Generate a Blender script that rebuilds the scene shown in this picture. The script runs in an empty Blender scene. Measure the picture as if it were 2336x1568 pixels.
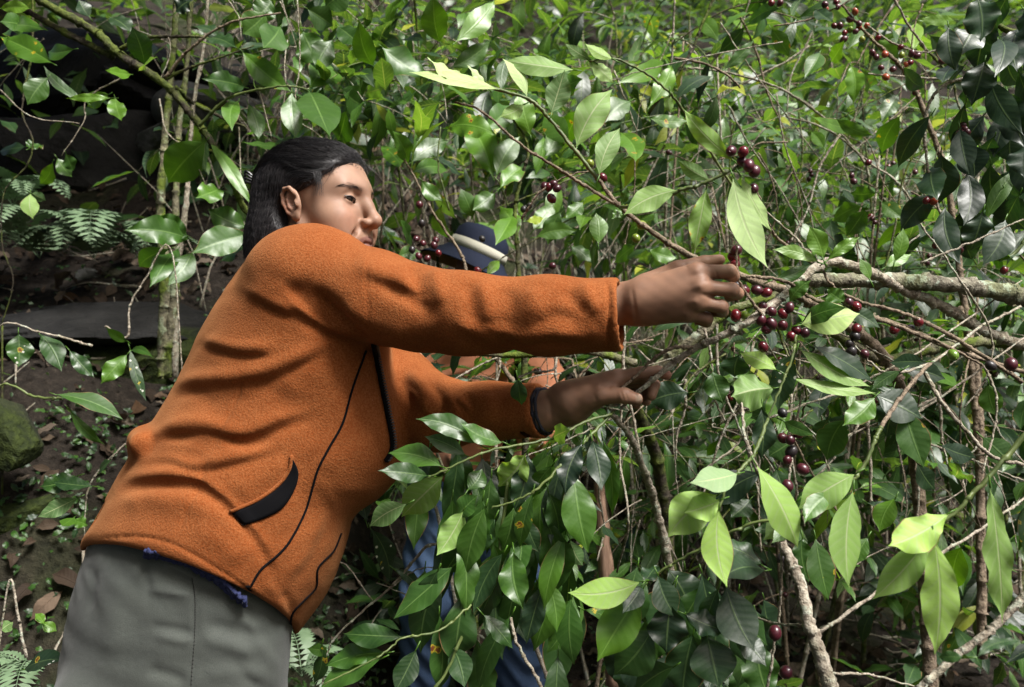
import bpy, math, random
import numpy as np
import openvdb
from mathutils import Vector
from mathutils.bvhtree import BVHTree

SC = bpy.context.scene
COL = SC.collection
# ------------------------------------------------------------------ camera, world, sun, exposure
F, CX, CY, CAMZ = 1817.0, 1168.0, 784.0, 1.1
cam = bpy.data.cameras.new('camera'); camo = bpy.data.objects.new('camera', cam); COL.objects.link(camo)
camo.location = (0, 0, CAMZ); camo.rotation_euler = (math.radians(90), 0, 0)
cam.sensor_width = 36; cam.lens = 36 * F / 2336; cam.clip_end = 500; cam.clip_start = 0.05
cam.dof.use_dof = True; cam.dof.focus_distance = 1.35; cam.dof.aperture_fstop = 5.6
SC.camera = camo
SUN = np.array((0.42, -0.40, 0.82)); SUN /= np.linalg.norm(SUN)
w = bpy.data.worlds.new('World'); SC.world = w; w.use_nodes = True
nt = w.node_tree; bg = nt.nodes['Background']; sky = nt.nodes.new('ShaderNodeTexSky')
sky.sky_type = 'NISHITA'; sky.sun_disc = False
sky.sun_elevation = math.asin(SUN[2]); sky.sun_rotation = math.atan2(SUN[0], SUN[1])
sky.dust_density = 8.0; sky.air_density = 0.8; sky.ozone_density = 0.6
nt.links.new(sky.outputs[0], bg.inputs[0]); bg.inputs[1].default_value = 0.085
sl = bpy.data.lights.new('sun', 'SUN'); sl.energy = 4.2; sl.angle = math.radians(18); sl.color = (1.0, 0.985, 0.96)
slo = bpy.data.objects.new('sun', sl); COL.objects.link(slo)
slo.rotation_euler = Vector(SUN).to_track_quat('Z', 'Y').to_euler(); slo.location = (2, -2, 6)
SC.view_settings.view_transform = 'Standard'; SC.view_settings.look = 'None'
SC.view_settings.exposure = 0.80; SC.view_settings.gamma = 1.0
SC.cycles.max_bounces = 6; SC.cycles.diffuse_bounces = 3; SC.cycles.glossy_bounces = 3
SC.cycles.transmission_bounces = 3; SC.cycles.transparent_max_bounces = 4
SC.cycles.caustics_reflective = False; SC.cycles.caustics_refractive = False

def P(px, py, d):
    return np.array(((px - CX) / F * d, d, CAMZ - (py - CY) / F * d))
def proj(v):
    v = np.asarray(v); return np.stack((v[..., 0] / v[..., 1] * F + CX, CY - (v[..., 2] - CAMZ) / v[..., 1] * F), -1)
def unit(v):
    v = np.asarray(v, float); return v / max(1e-9, np.linalg.norm(v))

# ------------------------------------------------------------------ object helpers
def link(name, data, parent=None, mat=None):
    o = bpy.data.objects.new(name, data); COL.objects.link(o)
    if parent is not None: o.parent = parent
    if mat is not None and data is not None: data.materials.append(mat)
    return o
def tag(o, label=None, cat=None, group=None, kind=None):
    for k, v in (('label', label), ('category', cat), ('group', group), ('kind', kind)):
        if v: o[k] = v
    return o
def mesh(name, V, Q, uv=None, col=None, smooth=True):
    V = np.asarray(V, np.float32); me = bpy.data.meshes.new(name)
    if isinstance(Q, np.ndarray):
        n, k = Q.shape
        me.vertices.add(len(V)); me.vertices.foreach_set('co', V.ravel())
        me.loops.add(n * k); me.loops.foreach_set('vertex_index', Q.ravel().astype(np.int32))
        me.polygons.add(n); me.polygons.foreach_set('loop_start', np.arange(0, n * k, k, dtype=np.int32))
        me.polygons.foreach_set('loop_total', np.full(n, k, np.int32))
        me.update(calc_edges=True)
    else:
        me.from_pydata(V.tolist(), [], Q); me.update()
    if uv is not None:
        l = me.uv_layers.new(name='UVMap'); vi = np.empty(len(me.loops), np.int32); me.loops.foreach_get('vertex_index', vi)
        l.data.foreach_set('uv', np.asarray(uv, np.float32)[vi].ravel())
    if col is not None:
        a = me.color_attributes.new('Col', 'FLOAT_COLOR', 'POINT')
        c = np.ones((len(V), 4), np.float32); c[:, :col.shape[1]] = col; a.data.foreach_set('color', c.ravel())
    if smooth: me.polygons.foreach_set('use_smooth', np.ones(len(me.polygons), bool))
    me.update()
    return me

# ------------------------------------------------------------------ materials
class NT:
    def __init__(s, name):
        s.m = bpy.data.materials.new(name); s.m.use_nodes = True; s.t = s.m.node_tree
        s.b = s.t.nodes['Principled BSDF']; s.out = s.t.nodes['Material Output']
    def n(s, typ, ins=None, **kw):
        x = s.t.nodes.new('ShaderNode' + typ)
        for k, v in kw.items(): setattr(x, k, v)
        for k, v in (ins or {}).items(): s.set(x.inputs[k], v)
        return x
    def set(s, sock, v):
        if hasattr(v, 'is_linked') or isinstance(v, bpy.types.NodeSocket): s.t.links.new(v, sock)
        else: sock.default_value = v
    def P(s, **kw):
        for k, v in kw.items(): s.set(s.b.inputs[k.replace('_', ' ')], v)
    def mix(s, f, a, b, blend='MIX'):
        x = s.n('Mix', data_type='RGBA', blend_type=blend); s.set(x.inputs[0], f); s.set(x.inputs[6], a); s.set(x.inputs[7], b); return x.outputs[2]
    def math(s, op, a, b=0.0, c=0.0):
        x = s.n('Math', operation=op); s.set(x.inputs[0], a); s.set(x.inputs[1], b); s.set(x.inputs[2], c); return x.outputs[0]
    def ramp(s, f, stops, interp='LINEAR'):
        x = s.n('ValToRGB'); s.set(x.inputs[0], f); e = x.color_ramp.elements; x.color_ramp.interpolation = interp
        while len(e) < len(stops): e.new(0.5)
        for i, (p, c) in enumerate(stops):
            e[i].position = p; e[i].color = (c if len(c) == 4 else (*c, 1)) if hasattr(c, '__len__') else (c, c, c, 1)
        return x.outputs[0]
    def noise(s, scale, detail=3.0, rough=0.5, vec=None):
        x = s.n('TexNoise', {'Scale': scale, 'Detail': detail, 'Roughness': rough})
        if vec is None: vec = s.n('TexCoord').outputs['Object']
        s.set(x.inputs['Vector'], vec); return x.outputs['Fac']
    def bump(s, h, strength=0.5, dist=0.01, normal=None):
        x = s.n('Bump', {'Strength': strength, 'Distance': dist, 'Height': h})
        if normal is not None: s.set(x.inputs['Normal'], normal)
        return x.outputs[0]
C = lambda r, g, b: (r, g, b, 1.0)

def leaf_material(name, dead=False):
    t = NT(name)
    uv = t.n('UVMap', uv_map='UVMap').outputs[0]; sx = t.n('SeparateXYZ', {0: uv}); u, v = sx.outputs[0], sx.outputs[1]
    ca = t.n('Attribute', attribute_name='Col'); cs = t.n('SeparateColor', {0: ca.outputs['Color']})
    rnd, tone, spot = cs.outputs[0], cs.outputs[1], cs.outputs[2]
    au = t.math('ABSOLUTE', t.math('SUBTRACT', u, 0.5))            # 0 at the midrib
    # lateral veins curve towards the tip
    ph = t.math('SUBTRACT', v, t.math('MULTIPLY', au, 0.30)); sn = t.math('SINE', t.math('MULTIPLY', ph, 58.0))
    vein = t.math('POWER', t.math('MULTIPLY_ADD', sn, 0.5, 0.5), 7.0)
    mid = t.math('LESS_THAN', au, 0.022)
    no = t.n('VectorMath', {0: t.n('TexCoord').outputs['Object'], 1: ca.outputs['Color']}, operation='ADD').outputs[0]
    n1 = t.noise(22.0, 3.0, vec=no); n2 = t.noise(130.0, 2.0, vec=no)
    if dead:
        top = t.ramp(rnd, [(0, (.020, .014, .010)), (.35, (.060, .040, .026)), (.6, (.11, .08, .053)), (.85, (.26, .21, .16)), (1, (.13, .07, .035))])
        top = t.mix(t.math('MULTIPLY', n1, 0.8), top, C(.03, .02, .013)); under = top
    else:
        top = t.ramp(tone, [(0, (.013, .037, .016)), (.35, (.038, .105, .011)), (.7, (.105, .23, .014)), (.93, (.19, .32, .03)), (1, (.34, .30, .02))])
        under = t.ramp(tone, [(0, (.07, .13, .065)), (.4, (.13, .25, .06)), (.75, (.27, .43, .085)), (.9, (.46, .58, .33)), (1, (.42, .40, .10))])  # palest stop adds painted sunlight to the pale underside green
        var = t.ramp(rnd, [(0, (.42, .50, .62)), (.5, (.95, .97, 1)), (1, (1.22, 1.20, 1.0))])
        top = t.mix(1.0, top, var, 'MULTIPLY'); under = t.mix(1.0, under, var, 'MULTIPLY')
        top = t.mix(t.math('MULTIPLY', t.math('SUBTRACT', n1, .35), 0.9), top, t.mix(1.0, top, C(.55, .6, .6), 'MULTIPLY'))
        lt = t.mix(.30, t.mix(1.0, top, C(1.5, 1.5, 1.5), 'MULTIPLY'), C(.20, .28, .10))
        top = t.mix(t.math('MULTIPLY', vein, .13), top, lt); top = t.mix(mid, top, lt)
        under = t.mix(t.math('MULTIPLY', vein, .32), under, C(.27, .36, .17)); under = t.mix(mid, under, C(.34, .42, .2))
    back = t.n('NewGeometry').outputs['Backfacing']
    col = t.mix(back, top, under)
    # rust spots: a brown middle in a yellow ring
    vo = t.n('TexVoronoi', {'Scale': 42.0, 'Randomness': 1.0, 'Vector': no}); dist = t.math('MULTIPLY_ADD', t.math('SUBTRACT', t.noise(240., 2., vec=no), .5), .45, vo.outputs['Distance'])
    on = t.math('MULTIPLY', t.math('LESS_THAN', t.n('SeparateColor', {0: vo.outputs['Color']}).outputs[0], .5), spot)
    if not dead:
        col = t.mix(t.math('MULTIPLY', on, t.math('LESS_THAN', dist, .25)), col, C(.38, .30, .02))
        col = t.mix(t.math('MULTIPLY', on, t.math('LESS_THAN', dist, .15)), col, C(.16, .05, .012))
        wv = t.n('TexVoronoi', {'Scale': 60.0, 'Vector': no})
        wo = t.math('MULTIPLY', t.math('LESS_THAN', wv.outputs['Distance'], .16), t.math('GREATER_THAN', spot, 1.5))
        col = t.mix(wo, col, C(.62, .62, .56))
        # dry margin on some leaves
        dry = t.math('MULTIPLY', t.math('GREATER_THAN', t.math('ADD', au, t.math('MULTIPLY', n1, .16)), .575), t.math('GREATER_THAN', rnd, .72))
        col = t.mix(dry, col, C(.20, .12, .05))
    h = t.math('ADD', t.math('MULTIPLY', sn, .06), t.math('MULTIPLY', n2, .30)); h = t.math('ADD', h, t.math('MULTIPLY', t.math('MINIMUM', au, .06), -9.0))
    bmp = t.bump(h, .24 if not dead else .7, .004)
    t.P(Base_Color=col, Normal=bmp, Roughness=t.math('MULTIPLY_ADD', n1, .22, .24 if not dead else .6))
    t.b.inputs['Specular IOR Level'].default_value = .7 if not dead else .2
    t.set(t.b.inputs['Roughness'], t.math('ADD', t.math('MULTIPLY_ADD', n1, .28, .30 if not dead else .6), t.math('MULTIPLY', back, .22)))
    tr = t.n('BsdfTranslucent', {'Color': t.mix(1.0, col, C(1.9, 2.0, .55) if not dead else C(1, 1, 1), 'MULTIPLY'), 'Normal': bmp})
    mx = t.n('MixShader', {0: .24 if not dead else .12, 1: t.b.outputs[0], 2: tr.outputs[0]}); t.t.links.new(mx.outputs[0], t.out.inputs[0])
    return t.m
LEAF = leaf_material('coffee_leaf'); DEAD = leaf_material('dead_leaf', True)

def bark(name, dark, light, moss=0.0, scale=60.0, lichen=0.0):
    t = NT(name); n1 = t.noise(scale, 4.0, .65); n2 = t.noise(scale * .25, 3.0); n3 = t.noise(scale * .5, 4.0, .7)
    col = t.ramp(n1, [(.32, dark), (.62, light)])
    if lichen: col = t.mix(t.math('MULTIPLY', t.ramp(n3, [(.56, 0.), (.6, 1.)]), lichen), col, C(.40, .46, .38))
    if moss: col = t.mix(t.math('MULTIPLY', t.ramp(n2, [(.50 - moss * .15, 0.), (.58, 1.)]), min(1., moss * 1.4)), col, t.ramp(n1, [(.3, (.03, .05, .008)), (.7, (.12, .16, .02))]))
    t.P(Base_Color=col, Roughness=.85, Normal=t.bump(t.math('ADD', n1, n3), .8, .006)); t.b.inputs['Specular IOR Level'].default_value = .25
    return t.m
TWIG = bark('pale_twig_bark', (.13, .10, .07), (.40, .36, .29), .12, 90, .5)
BROWN = bark('brown_twig_bark', (.085, .062, .042), (.25, .195, .14), .05, 90)
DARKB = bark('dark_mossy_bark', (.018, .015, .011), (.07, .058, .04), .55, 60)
LICHEN = bark('lichen_bark', (.07, .06, .043), (.27, .25, .19), .35, 70, .9)
MOSSY = bark('mossy_bark', (.05, .045, .03), (.22, .20, .13), .8, 70, .6)
t = NT('green_stem'); t.P(Base_Color=t.ramp(t.noise(30.), [(.3, (.055, .085, .022)), (.7, (.12, .155, .042))]), Roughness=.5); GREEN = t.m

def cherry_mat(name, a, b, rough=.22):
    t = NT(name); oi = t.n('ObjectInfo').outputs['Random']
    t.P(Base_Color=t.mix(t.math('MULTIPLY_ADD', t.noise(90., 2.), .7, t.math('MULTIPLY_ADD', oi, .7, -.35)), C(*a), C(*b)), Roughness=rough, Normal=t.bump(t.noise(400.), .06, .002))
    t.b.inputs['Coat Weight'].default_value = .25; return t.m
CH = {'r': cherry_mat('red_cherry', (.13, .008, .012), (.045, .007, .014)), 'd': cherry_mat('dark_cherry', (.040, .007, .013), (.085, .010, .017), .33),
      'k': cherry_mat('black_cherry', (.008, .007, .009), (.022, .012, .012), .5), 'g': cherry_mat('green_cherry', (.10, .20, .02), (.24, .24, .03), .3),
      'o': cherry_mat('orange_cherry', (.30, .06, .02), (.22, .02, .012), .28)}

# ------------------------------------------------------------------ tubes, leaves
class Geo:
    def __init__(s): s.V = []; s.Q = []; s.U = []; s.K = []; s.n = 0
    def put(s, V, Q, U=None, K=None):
        s.V.append(V); s.Q.append(Q + s.n); s.n += len(V)
        s.U.append(U if U is not None else np.zeros((len(V), 2))); s.K.append(K if K is not None else np.zeros((len(V), 3)))
    def build(s, name, mat, parent=None):
        if not s.V: return None
        return link(name, mesh(name, np.concatenate(s.V), np.concatenate(s.Q), np.concatenate(s.U), np.concatenate(s.K)), parent, mat)

def smooth_path(pts, sub=6):
    p = np.asarray(pts, float)
    if len(p) < 3: return np.array([p[0] + (p[1] - p[0]) * k / sub for k in range(sub + 1)])
    q = np.vstack((2 * p[0] - p[1], p, 2 * p[-1] - p[-2])); out = []
    for i in range(1, len(q) - 2):
        for k in range(sub):
            s = k / sub
            out.append(.5 * (2 * q[i] + (q[i+1] - q[i-1]) * s + (2*q[i-1] - 5*q[i] + 4*q[i+1] - q[i+2]) * s*s + (3*q[i] - q[i-1] - 3*q[i+1] + q[i+2]) * s**3))
    out.append(p[-1]); return np.array(out)

def tube(g, pts, r0, r1=None, sides=6, sub=6, node=0.0, rng=None, wob=0.0, cap=True):
    p = smooth_path(pts, sub); n = len(p); r1 = r0 if r1 is None else r1
    if isinstance(r0, (list, tuple, np.ndarray)): r = np.interp(np.linspace(0, 1, n), np.linspace(0, 1, len(r0)), r0)
    else: r = np.linspace(r0, r1, n)
    if wob and rng is not None: p = p + rng.normal(0, wob, p.shape) * np.minimum(1, np.arange(n))[:, None]
    if node: # swollen nodes: extra rings every `node` metres
        L = np.concatenate(((0,), np.cumsum(np.linalg.norm(np.diff(p, axis=0), axis=1)))); k = int(L[-1] / node)
        if k > 0:
            off = (rng.uniform(.2, .8) if rng is not None else .5) * node
            nd = off + node * np.arange(k); nd = nd[nd < L[-1] - .004]
            s = np.unique(np.concatenate((L, nd, nd - .0045, nd + .0045))); s = s[(s >= 0) & (s <= L[-1])]
            p2 = np.stack([np.interp(s, L, p[:, i]) for i in range(3)], 1); r2 = np.interp(s, L, r)
            if len(nd): r2 = np.where(np.min(np.abs(s[:, None] - nd[None]), 1) < 1e-6, r2 * 1.28 + .0005, r2)
            p, r, n = p2, r2, len(p2)
    T = np.gradient(p, axis=0); T /= np.maximum(1e-9, np.linalg.norm(T, axis=1))[:, None]
    a = np.cross(T, (0.31, 0.87, 0.38)); a /= np.maximum(1e-6, np.linalg.norm(a, axis=1))[:, None]; b = np.cross(T, a)
    th = np.arange(sides) * 2 * math.pi / sides
    rr = r[:, None] * (np.ones((1, sides)) if rng is None else 1 + .12 * rng.normal(size=(n, sides)))
    V = p[:, None] + a[:, None] * (np.cos(th)[None, :, None] * rr[..., None]) + b[:, None] * (np.sin(th)[None, :, None] * rr[..., None])
    i = np.arange(n - 1)[:, None] * sides; j = np.arange(sides)[None]; j2 = (j + 1) % sides
    Q = np.stack((i + j, i + j2, i + sides + j2, i + sides + j), -1).reshape(-1, 4)
    V = V.reshape(-1, 3)
    if cap:
        V = np.vstack((V, p[0] - T[0] * r[0] * .4, p[-1] + T[-1] * r[-1] * .5)); m = n * sides
        jj = np.arange(0, sides, 1); c0 = np.stack((np.full(sides, m), (jj + 1) % sides, jj, np.full(sides, m)), 1)
        e = (n - 1) * sides
        q = [(m, (k + 2) % sides, (k + 1) % sides, k) for k in range(0, sides, 2)] + [(m + 1, e + k, e + (k + 1) % sides, e + (k + 2) % sides) for k in range(0, sides, 2)]
        Q = np.vstack((Q, np.array(q)))
    g.put(V, Q)
    return p

PT = np.array((0, .04, .08, .15, .25, .36, .48, .60, .72, .82, .90, .955, 1.0))
PW = np.array((.02, .03, .12, .37, .66, .88, 1.0, .97, .79, .50, .22, .08, .008))
_grid = {}
def leaf(g, base, tip, half, nrm, rng, curl=0.06, fold=.18, wav=.10, twist=0., side=0., tone=.4, spot=0., lod=2, rnd=None, bite=0.):
    base = np.asarray(base, float); tip = np.asarray(tip, float); L = tip - base; ln = np.linalg.norm(L)
    if ln < 1e-5: return
    x = L / ln; n = np.asarray(nrm, float); n = n - x * n.dot(x)
    if np.linalg.norm(n) < 1e-4: n = np.cross(x, (0.3, .8, .5))
    n = unit(n); s = np.cross(x, n)
    if lod == 2: ts = np.array((0, .03, .06, .1, .15, .2, .26, .32, .38, .44, .5, .56, .62, .68, .74, .8, .85, .9, .94, .97, 1.)); vs = np.array((-1, -.8, -.55, -.28, -.06, 0, .06, .28, .55, .8, 1.))
    elif lod == 1: ts = np.array((0, .05, .12, .22, .34, .46, .58, .70, .80, .88, .95, 1.)); vs = np.array((-1, -.55, 0, .55, 1.))
    else: ts = np.array((0, .12, .3, .5, .7, .88, 1.)); vs = np.array((-1, 0, 1.))
    W = np.interp(ts, PT, PW) * half
    tt, vv = np.meshgrid(ts, vs, indexing='ij'); WW = np.repeat(W[:, None], len(vs), 1)
    p1, p2 = rng.uniform(0, 6.28, 2); k = rng.uniform(1.8, 3.6)
    if bite: # ragged or eaten margins
        for sd in (-1, 1):
            c = rng.uniform(.25, .9); wd = rng.uniform(.04, .09)
            WW = WW * (1 - np.where(vv * sd > 0, bite * rng.uniform(.3, 1) * np.exp(-((tt - c) / wd) ** 2), 0))
    mid = base + tt[..., None] * L + n * (curl * ln * 4 * tt * (1 - tt))[..., None] + s * (side * ln * 4 * tt * (1 - tt))[..., None]
    tw = twist * (tt - .4); ct, st = np.cos(tw)[..., None], np.sin(tw)[..., None]
    s2 = s * ct + n * st; n2 = n * ct - s * st
    wave = np.sin(6.283 * k * tt + p1 + np.where(vv > 0, p2, 0)) * vv ** 2 * wav * half * np.sin(math.pi * np.clip(tt, 0, 1)) ** .5
    lift = fold * np.abs(vv) * WW - .10 * WW * vv ** 2 + wave
    V = mid + s2 * (vv * WW)[..., None] + n2 * lift[..., None]
    nt_, nv = len(ts), len(vs)
    key = (nt_, nv)
    if key not in _grid:
        i = np.arange(nt_ - 1)[:, None] * nv; j = np.arange(nv - 1)[None]
        _grid[key] = np.stack((i + j, i + j + 1, i + nv + j + 1, i + nv + j), -1).reshape(-1, 4)
    U = np.stack((vv * .5 + .5, tt), -1).reshape(-1, 2)
    K = np.tile(np.array((rng.uniform() if rnd is None else rnd, np.clip(tone, 0, 1), spot)), (nt_ * nv, 1))
    g.put(V.reshape(-1, 3), _grid[key], U, K)

def cherry_mesh(key):
    V = []; Q = []; nu, nv = 14, 9
    for i in range(nv + 1):
        a = math.pi * i / nv
        for j in range(nu):
            b = 2 * math.pi * j / nu; r = math.sin(a); z = math.cos(a) * 1.12
            if i == nv: z += .10
            V.append((r * math.cos(b), r * math.sin(b), z))
    for i in range(nv):
        for j in range(nu): Q.append((i * nu + j, i * nu + (j + 1) % nu, (i + 1) * nu + (j + 1) % nu, (i + 1) * nu + j))
    n = len(V)                                                     # navel ring at the far end
    for i, (r, z) in enumerate(((.30, -1.05), (.26, -1.16), (.14, -1.15), (.10, -1.06))):
        for j in range(8): V.append((r * math.cos(j * .7854), r * math.sin(j * .7854), z))
    for i in range(3):
        for j in range(8): Q.append((n + i * 8 + j, n + i * 8 + (j + 1) % 8, n + i * 8 + 8 + (j + 1) % 8, n + i * 8 + 8 + j)[::-1])
    me = mesh('cherry', np.array(V), np.array(Q)); me.materials.append(CH[key]); return me
CM = {k: cherry_mesh(k) for k in CH}
def cherry(parent, p, r, key, rng):
    o = bpy.data.objects.new('cherry', CM[key]); COL.objects.link(o); o.parent = parent
    o.location = p; r *= rng.uniform(.9, 1.1); o.scale = (r, r * rng.uniform(.93, 1), r * rng.uniform(.95, 1.1))
    o.rotation_euler = (rng.uniform(-1.1, 1.1), rng.uniform(-1.1, 1.1), rng.uniform(0, 6.28)); return o

# ------------------------------------------------------------------ signed-distance sculpting for the people
class Vol:
    def __init__(s, lo, hi, h):
        s.lo = np.asarray(lo, float); s.h = h; s.n = np.ceil((np.asarray(hi) - s.lo) / h).astype(int) + 1
        s.ax = [(s.lo[i] + h * np.arange(s.n[i])).astype(np.float32) for i in range(3)]
        s.D = np.full(tuple(s.n), .05, np.float32)
    def op(s, f, lo, hi, k=0.0, mode='u'):
        m = k + 4 * s.h; a = np.clip(np.floor((np.asarray(lo) - m - s.lo) / s.h).astype(int), 0, s.n); b = np.clip(np.ceil((np.asarray(hi) + m - s.lo) / s.h).astype(int) + 1, 0, s.n)
        if np.any(b <= a): return
        S = tuple(slice(a[i], b[i]) for i in range(3))
        X, Y, Z = s.ax[0][S[0]][:, None, None], s.ax[1][S[1]][None, :, None], s.ax[2][S[2]][None, None, :]
        d = f(X, Y, Z); A = s.D[S]
        if mode == 's': d = -d
        if mode == 'u':
            if k: h = np.clip(.5 + .5 * (A - d) / k, 0, 1); r = A * (1 - h) + d * h - k * h * (1 - h)
            else: r = np.minimum(A, d)
        else:
            if k: h = np.clip(.5 - .5 * (A - d) / k, 0, 1); r = A * (1 - h) + d * h + k * h * (1 - h)
            else: r = np.maximum(A, d)
        s.D[S] = r
    def cap(s, a, b, ra, rb=None, k=.01, mode='u', squash=None):
        """tapered capsule; squash = (direction, factor): cross-section scaled along that direction"""
        a = np.asarray(a, float); b = np.asarray(b, float); rb = ra if rb is None else rb; ab = b - a; L2 = max(1e-12, ab.dot(ab)); R = max(ra, rb)
        fac = 1.0
        if squash is not None: q = unit(squash[0]); fac = squash[1]; R *= max(1, fac)
        def f(X, Y, Z):
            t = np.clip(((X - a[0]) * ab[0] + (Y - a[1]) * ab[1] + (Z - a[2]) * ab[2]) / L2, 0, 1)
            dx, dy, dz = X - a[0] - t * ab[0], Y - a[1] - t * ab[1], Z - a[2] - t * ab[2]
            d2 = dx * dx + dy * dy + dz * dz
            if squash is not None: e = dx * q[0] + dy * q[1] + dz * q[2]; d2 = d2 - e * e + (e / fac) ** 2
            return np.sqrt(np.maximum(d2, 0)) - (ra + (rb - ra) * t)
        s.op(f, np.minimum(a, b) - R, np.maximum(a, b) + R, k, mode)
    def ell(s, c, r, M=None, k=.01, mode='u'):
        """ellipsoid with centre c, radii r along the rows of M"""
        c = np.asarray(c, float); r = np.asarray(r, float); M = np.eye(3) if M is None else np.asarray(M); R = r.max()
        def f(X, Y, Z):
            dx, dy, dz = X - c[0], Y - c[1], Z - c[2]; q = [(dx * M[i][0] + dy * M[i][1] + dz * M[i][2]) for i in range(3)]
            k0 = np.sqrt(sum((q[i] / r[i]) ** 2 for i in range(3))); k1 = np.sqrt(sum((q[i] / r[i] ** 2) ** 2 for i in range(3)))
            return k0 * (k0 - 1) / np.maximum(k1, 1e-6)
        s.op(f, c - R, c + R, k, mode)
    def chain(s, pts, rad, k=.01, mode='u', squash=None):
        for i in range(len(pts) - 1): s.cap(pts[i], pts[i + 1], rad[i], rad[i + 1], k, mode, squash)
    def blur(s, n=1):
        for _ in range(n):
            for ax in range(3):
                D = s.D; a = np.roll(D, 1, ax); b = np.roll(D, -1, ax); s.D = (.25 * a + .5 * D + .25 * b)
    def polys(s):
        g = openvdb.FloatGrid(.05); g.copyFromArray(np.ascontiguousarray(s.D)); g.gridClass = openvdb.GridClass.LEVEL_SET
        pts, q = g.convertToQuads(0.0)
        return np.asarray(pts) * s.h + s.lo, np.asarray(q)[:, ::-1].astype(np.int32)
def normals(V, Q):
    n = np.cross(V[Q[:, 2]] - V[Q[:, 0]], V[Q[:, 3]] - V[Q[:, 1]]); N = np.zeros_like(V)
    for i in range(4): np.add.at(N, Q[:, i], n)
    return N / np.maximum(1e-12, np.linalg.norm(N, axis=1))[:, None]
def seg_dist(p, line):
    """distance (and position along) of 2-D points p to a polyline"""
    line = np.asarray(line, float); best = np.full(len(p), 1e9); tt = np.zeros(len(p)); m = len(line) - 1
    for i in range(m):
        a, b = line[i], line[i + 1]; ab = b - a; t = np.clip(((p - a) @ ab) / max(1e-9, ab @ ab), 0, 1)
        d = np.linalg.norm(p - a - t[:, None] * ab, axis=1); u = d < best; best[u] = d[u]; tt[u] = (i + t[u]) / m
    return best, tt
def sculpt(V, N, strokes):
    """folds pressed into or raised from the side of a surface that faces the lens side: (line in photo coordinates, width, height in mm)"""
    pr = proj(V); vd = V - np.array((0, 0, CAMZ)); vd /= np.linalg.norm(vd, axis=1)[:, None]
    fac = np.clip(-(N * vd).sum(1) * 2.2, 0, 1); D = np.zeros(len(V))
    for line, wd, mm in strokes:
        line = np.asarray(smooth_path([(x, y, 0) for x, y in line], 4))[:, :2]
        lo, hi = line.min(0) - 3 * wd, line.max(0) + 3 * wd
        idx = np.nonzero((pr[:, 0] > lo[0]) & (pr[:, 0] < hi[0]) & (pr[:, 1] > lo[1]) & (pr[:, 1] < hi[1]))[0]
        if not len(idx): continue
        d, tt = seg_dist(pr[idx], line); end = np.clip(np.minimum(tt, 1 - tt) * 5, .15, 1)
        D[idx] += mm * .001 * np.exp(-(d / wd) ** 2) * end * fac[idx]
    return V + N * D[:, None]

# ---------------- the picker: head
woman = tag(link('person', None), 'picker in orange fleece jacket and grey trousers, both arms stretched out to the cherries', 'person')
woman.location = (0, 0, 0)
HO = P(728, 487, 1.42); yaw = math.radians(21); pit = math.radians(1)
hf = np.array((math.cos(yaw), -math.sin(yaw), 0)); hs = np.array((-math.sin(yaw), -math.cos(yaw), 0)); hu = np.array((0, 0, 1.))
hf, hu = hf * math.cos(pit) + hu * math.sin(pit), hu * math.cos(pit) - hf * math.sin(pit)
HM = np.array((hf, hs, hu))
def H(f, s, u): return HO + f * hf + s * hs + u * hu
def Hl(V): return (V - HO) @ HM.T
hv = Vol(HO - (.19, .16, .20), HO + (.17, .16, .16), .0016)
hv.ell(H(-.014, 0, .048), (.100, .074, .074), HM, k=0)                      # cranium
hv.ell(H(.028, 0, .030), (.064, .062, .070), HM, k=.02)                    # forehead
hv.ell(H(.036, 0, -.030), (.058, .058, .072), HM, k=.03)                   # face mass
for s in (-1, 1):
    hv.cap(H(-.004, s * .056, -.030), H(.018, s * .048, -.062), .014, .015, k=.02)
    hv.cap(H(.018, s * .048, -.062), H(.074, s * .012, -.092), .015, .014, k=.02)      # jaw
    hv.ell(H(.059, s * .043, -.018), (.031, .026, .025), HM, k=.018)       # cheekbone
    hv.ell(H(.060, s * .036, -.042), (.030, .027, .032), HM, k=.018)       # cheek
hv.ell(H(.078, 0, -.090), (.018, .020, .016), HM, k=.016)                  # chin
hv.ell(H(.081, 0, -.053), (.0215, .030, .027), HM, k=.014)                  # mouth mound
hv.cap(H(.074, -.036, .033), H(.083, 0, .031), .0105, .012, k=.024); hv.cap(H(.074, .036, .033), H(.083, 0, .031), .0105, .012, k=.024)
for s in (-1, 1): hv.ell(H(.1005, s * .032, .0145), (.0145, .018, .0115), HM, k=.016, mode='s')   # sockets
hv.chain([H(.088, 0, .025), H(.100, 0, .004), H(.1135, 0, -.019)], (.0085, .0092, .0104), k=.010)   # nose bridge and tip
hv.ell(H(.1145, 0, -.0225), (.0112, .0118, .0102), HM, k=.007)
for s in (-1, 1):
    hv.ell(H(.1025, s * .0140, -.0265), (.0120, .0080, .0080), HM, k=.005)  # wings
hv.cap(H(.114, 0, -.029), H(.094, 0, -.036), .0055, .007, k=.006)
for s in (-1, 1): hv.ell(H(.1085, s * .0075, -.0345), (.0065, .0036, .0045), HM, k=.003, mode='s')  # nostrils
EY = [H(.0770, s * .0310, .0140) for s in (-1, 1)]
for e in EY: hv.ell(e, (.0128, .0128, .0128), HM, k=.004)                   # lids
for s in (-1, 1):                                                          # lid crease, fold, opening
    hv.chain([H(.0910, s * .0175, .0200), H(.0925, s * .030, .0232), H(.0845, s * .045, .0200)], (.0014, .0016, .0014), k=.003, mode='s')
    hv.chain([H(.0833, s * .0182, .0080), H(.0907, s * .0300, .0114), H(.0837, s * .0435, .0150)], (.0020, .0030, .0022), k=.001, mode='s')
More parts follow.
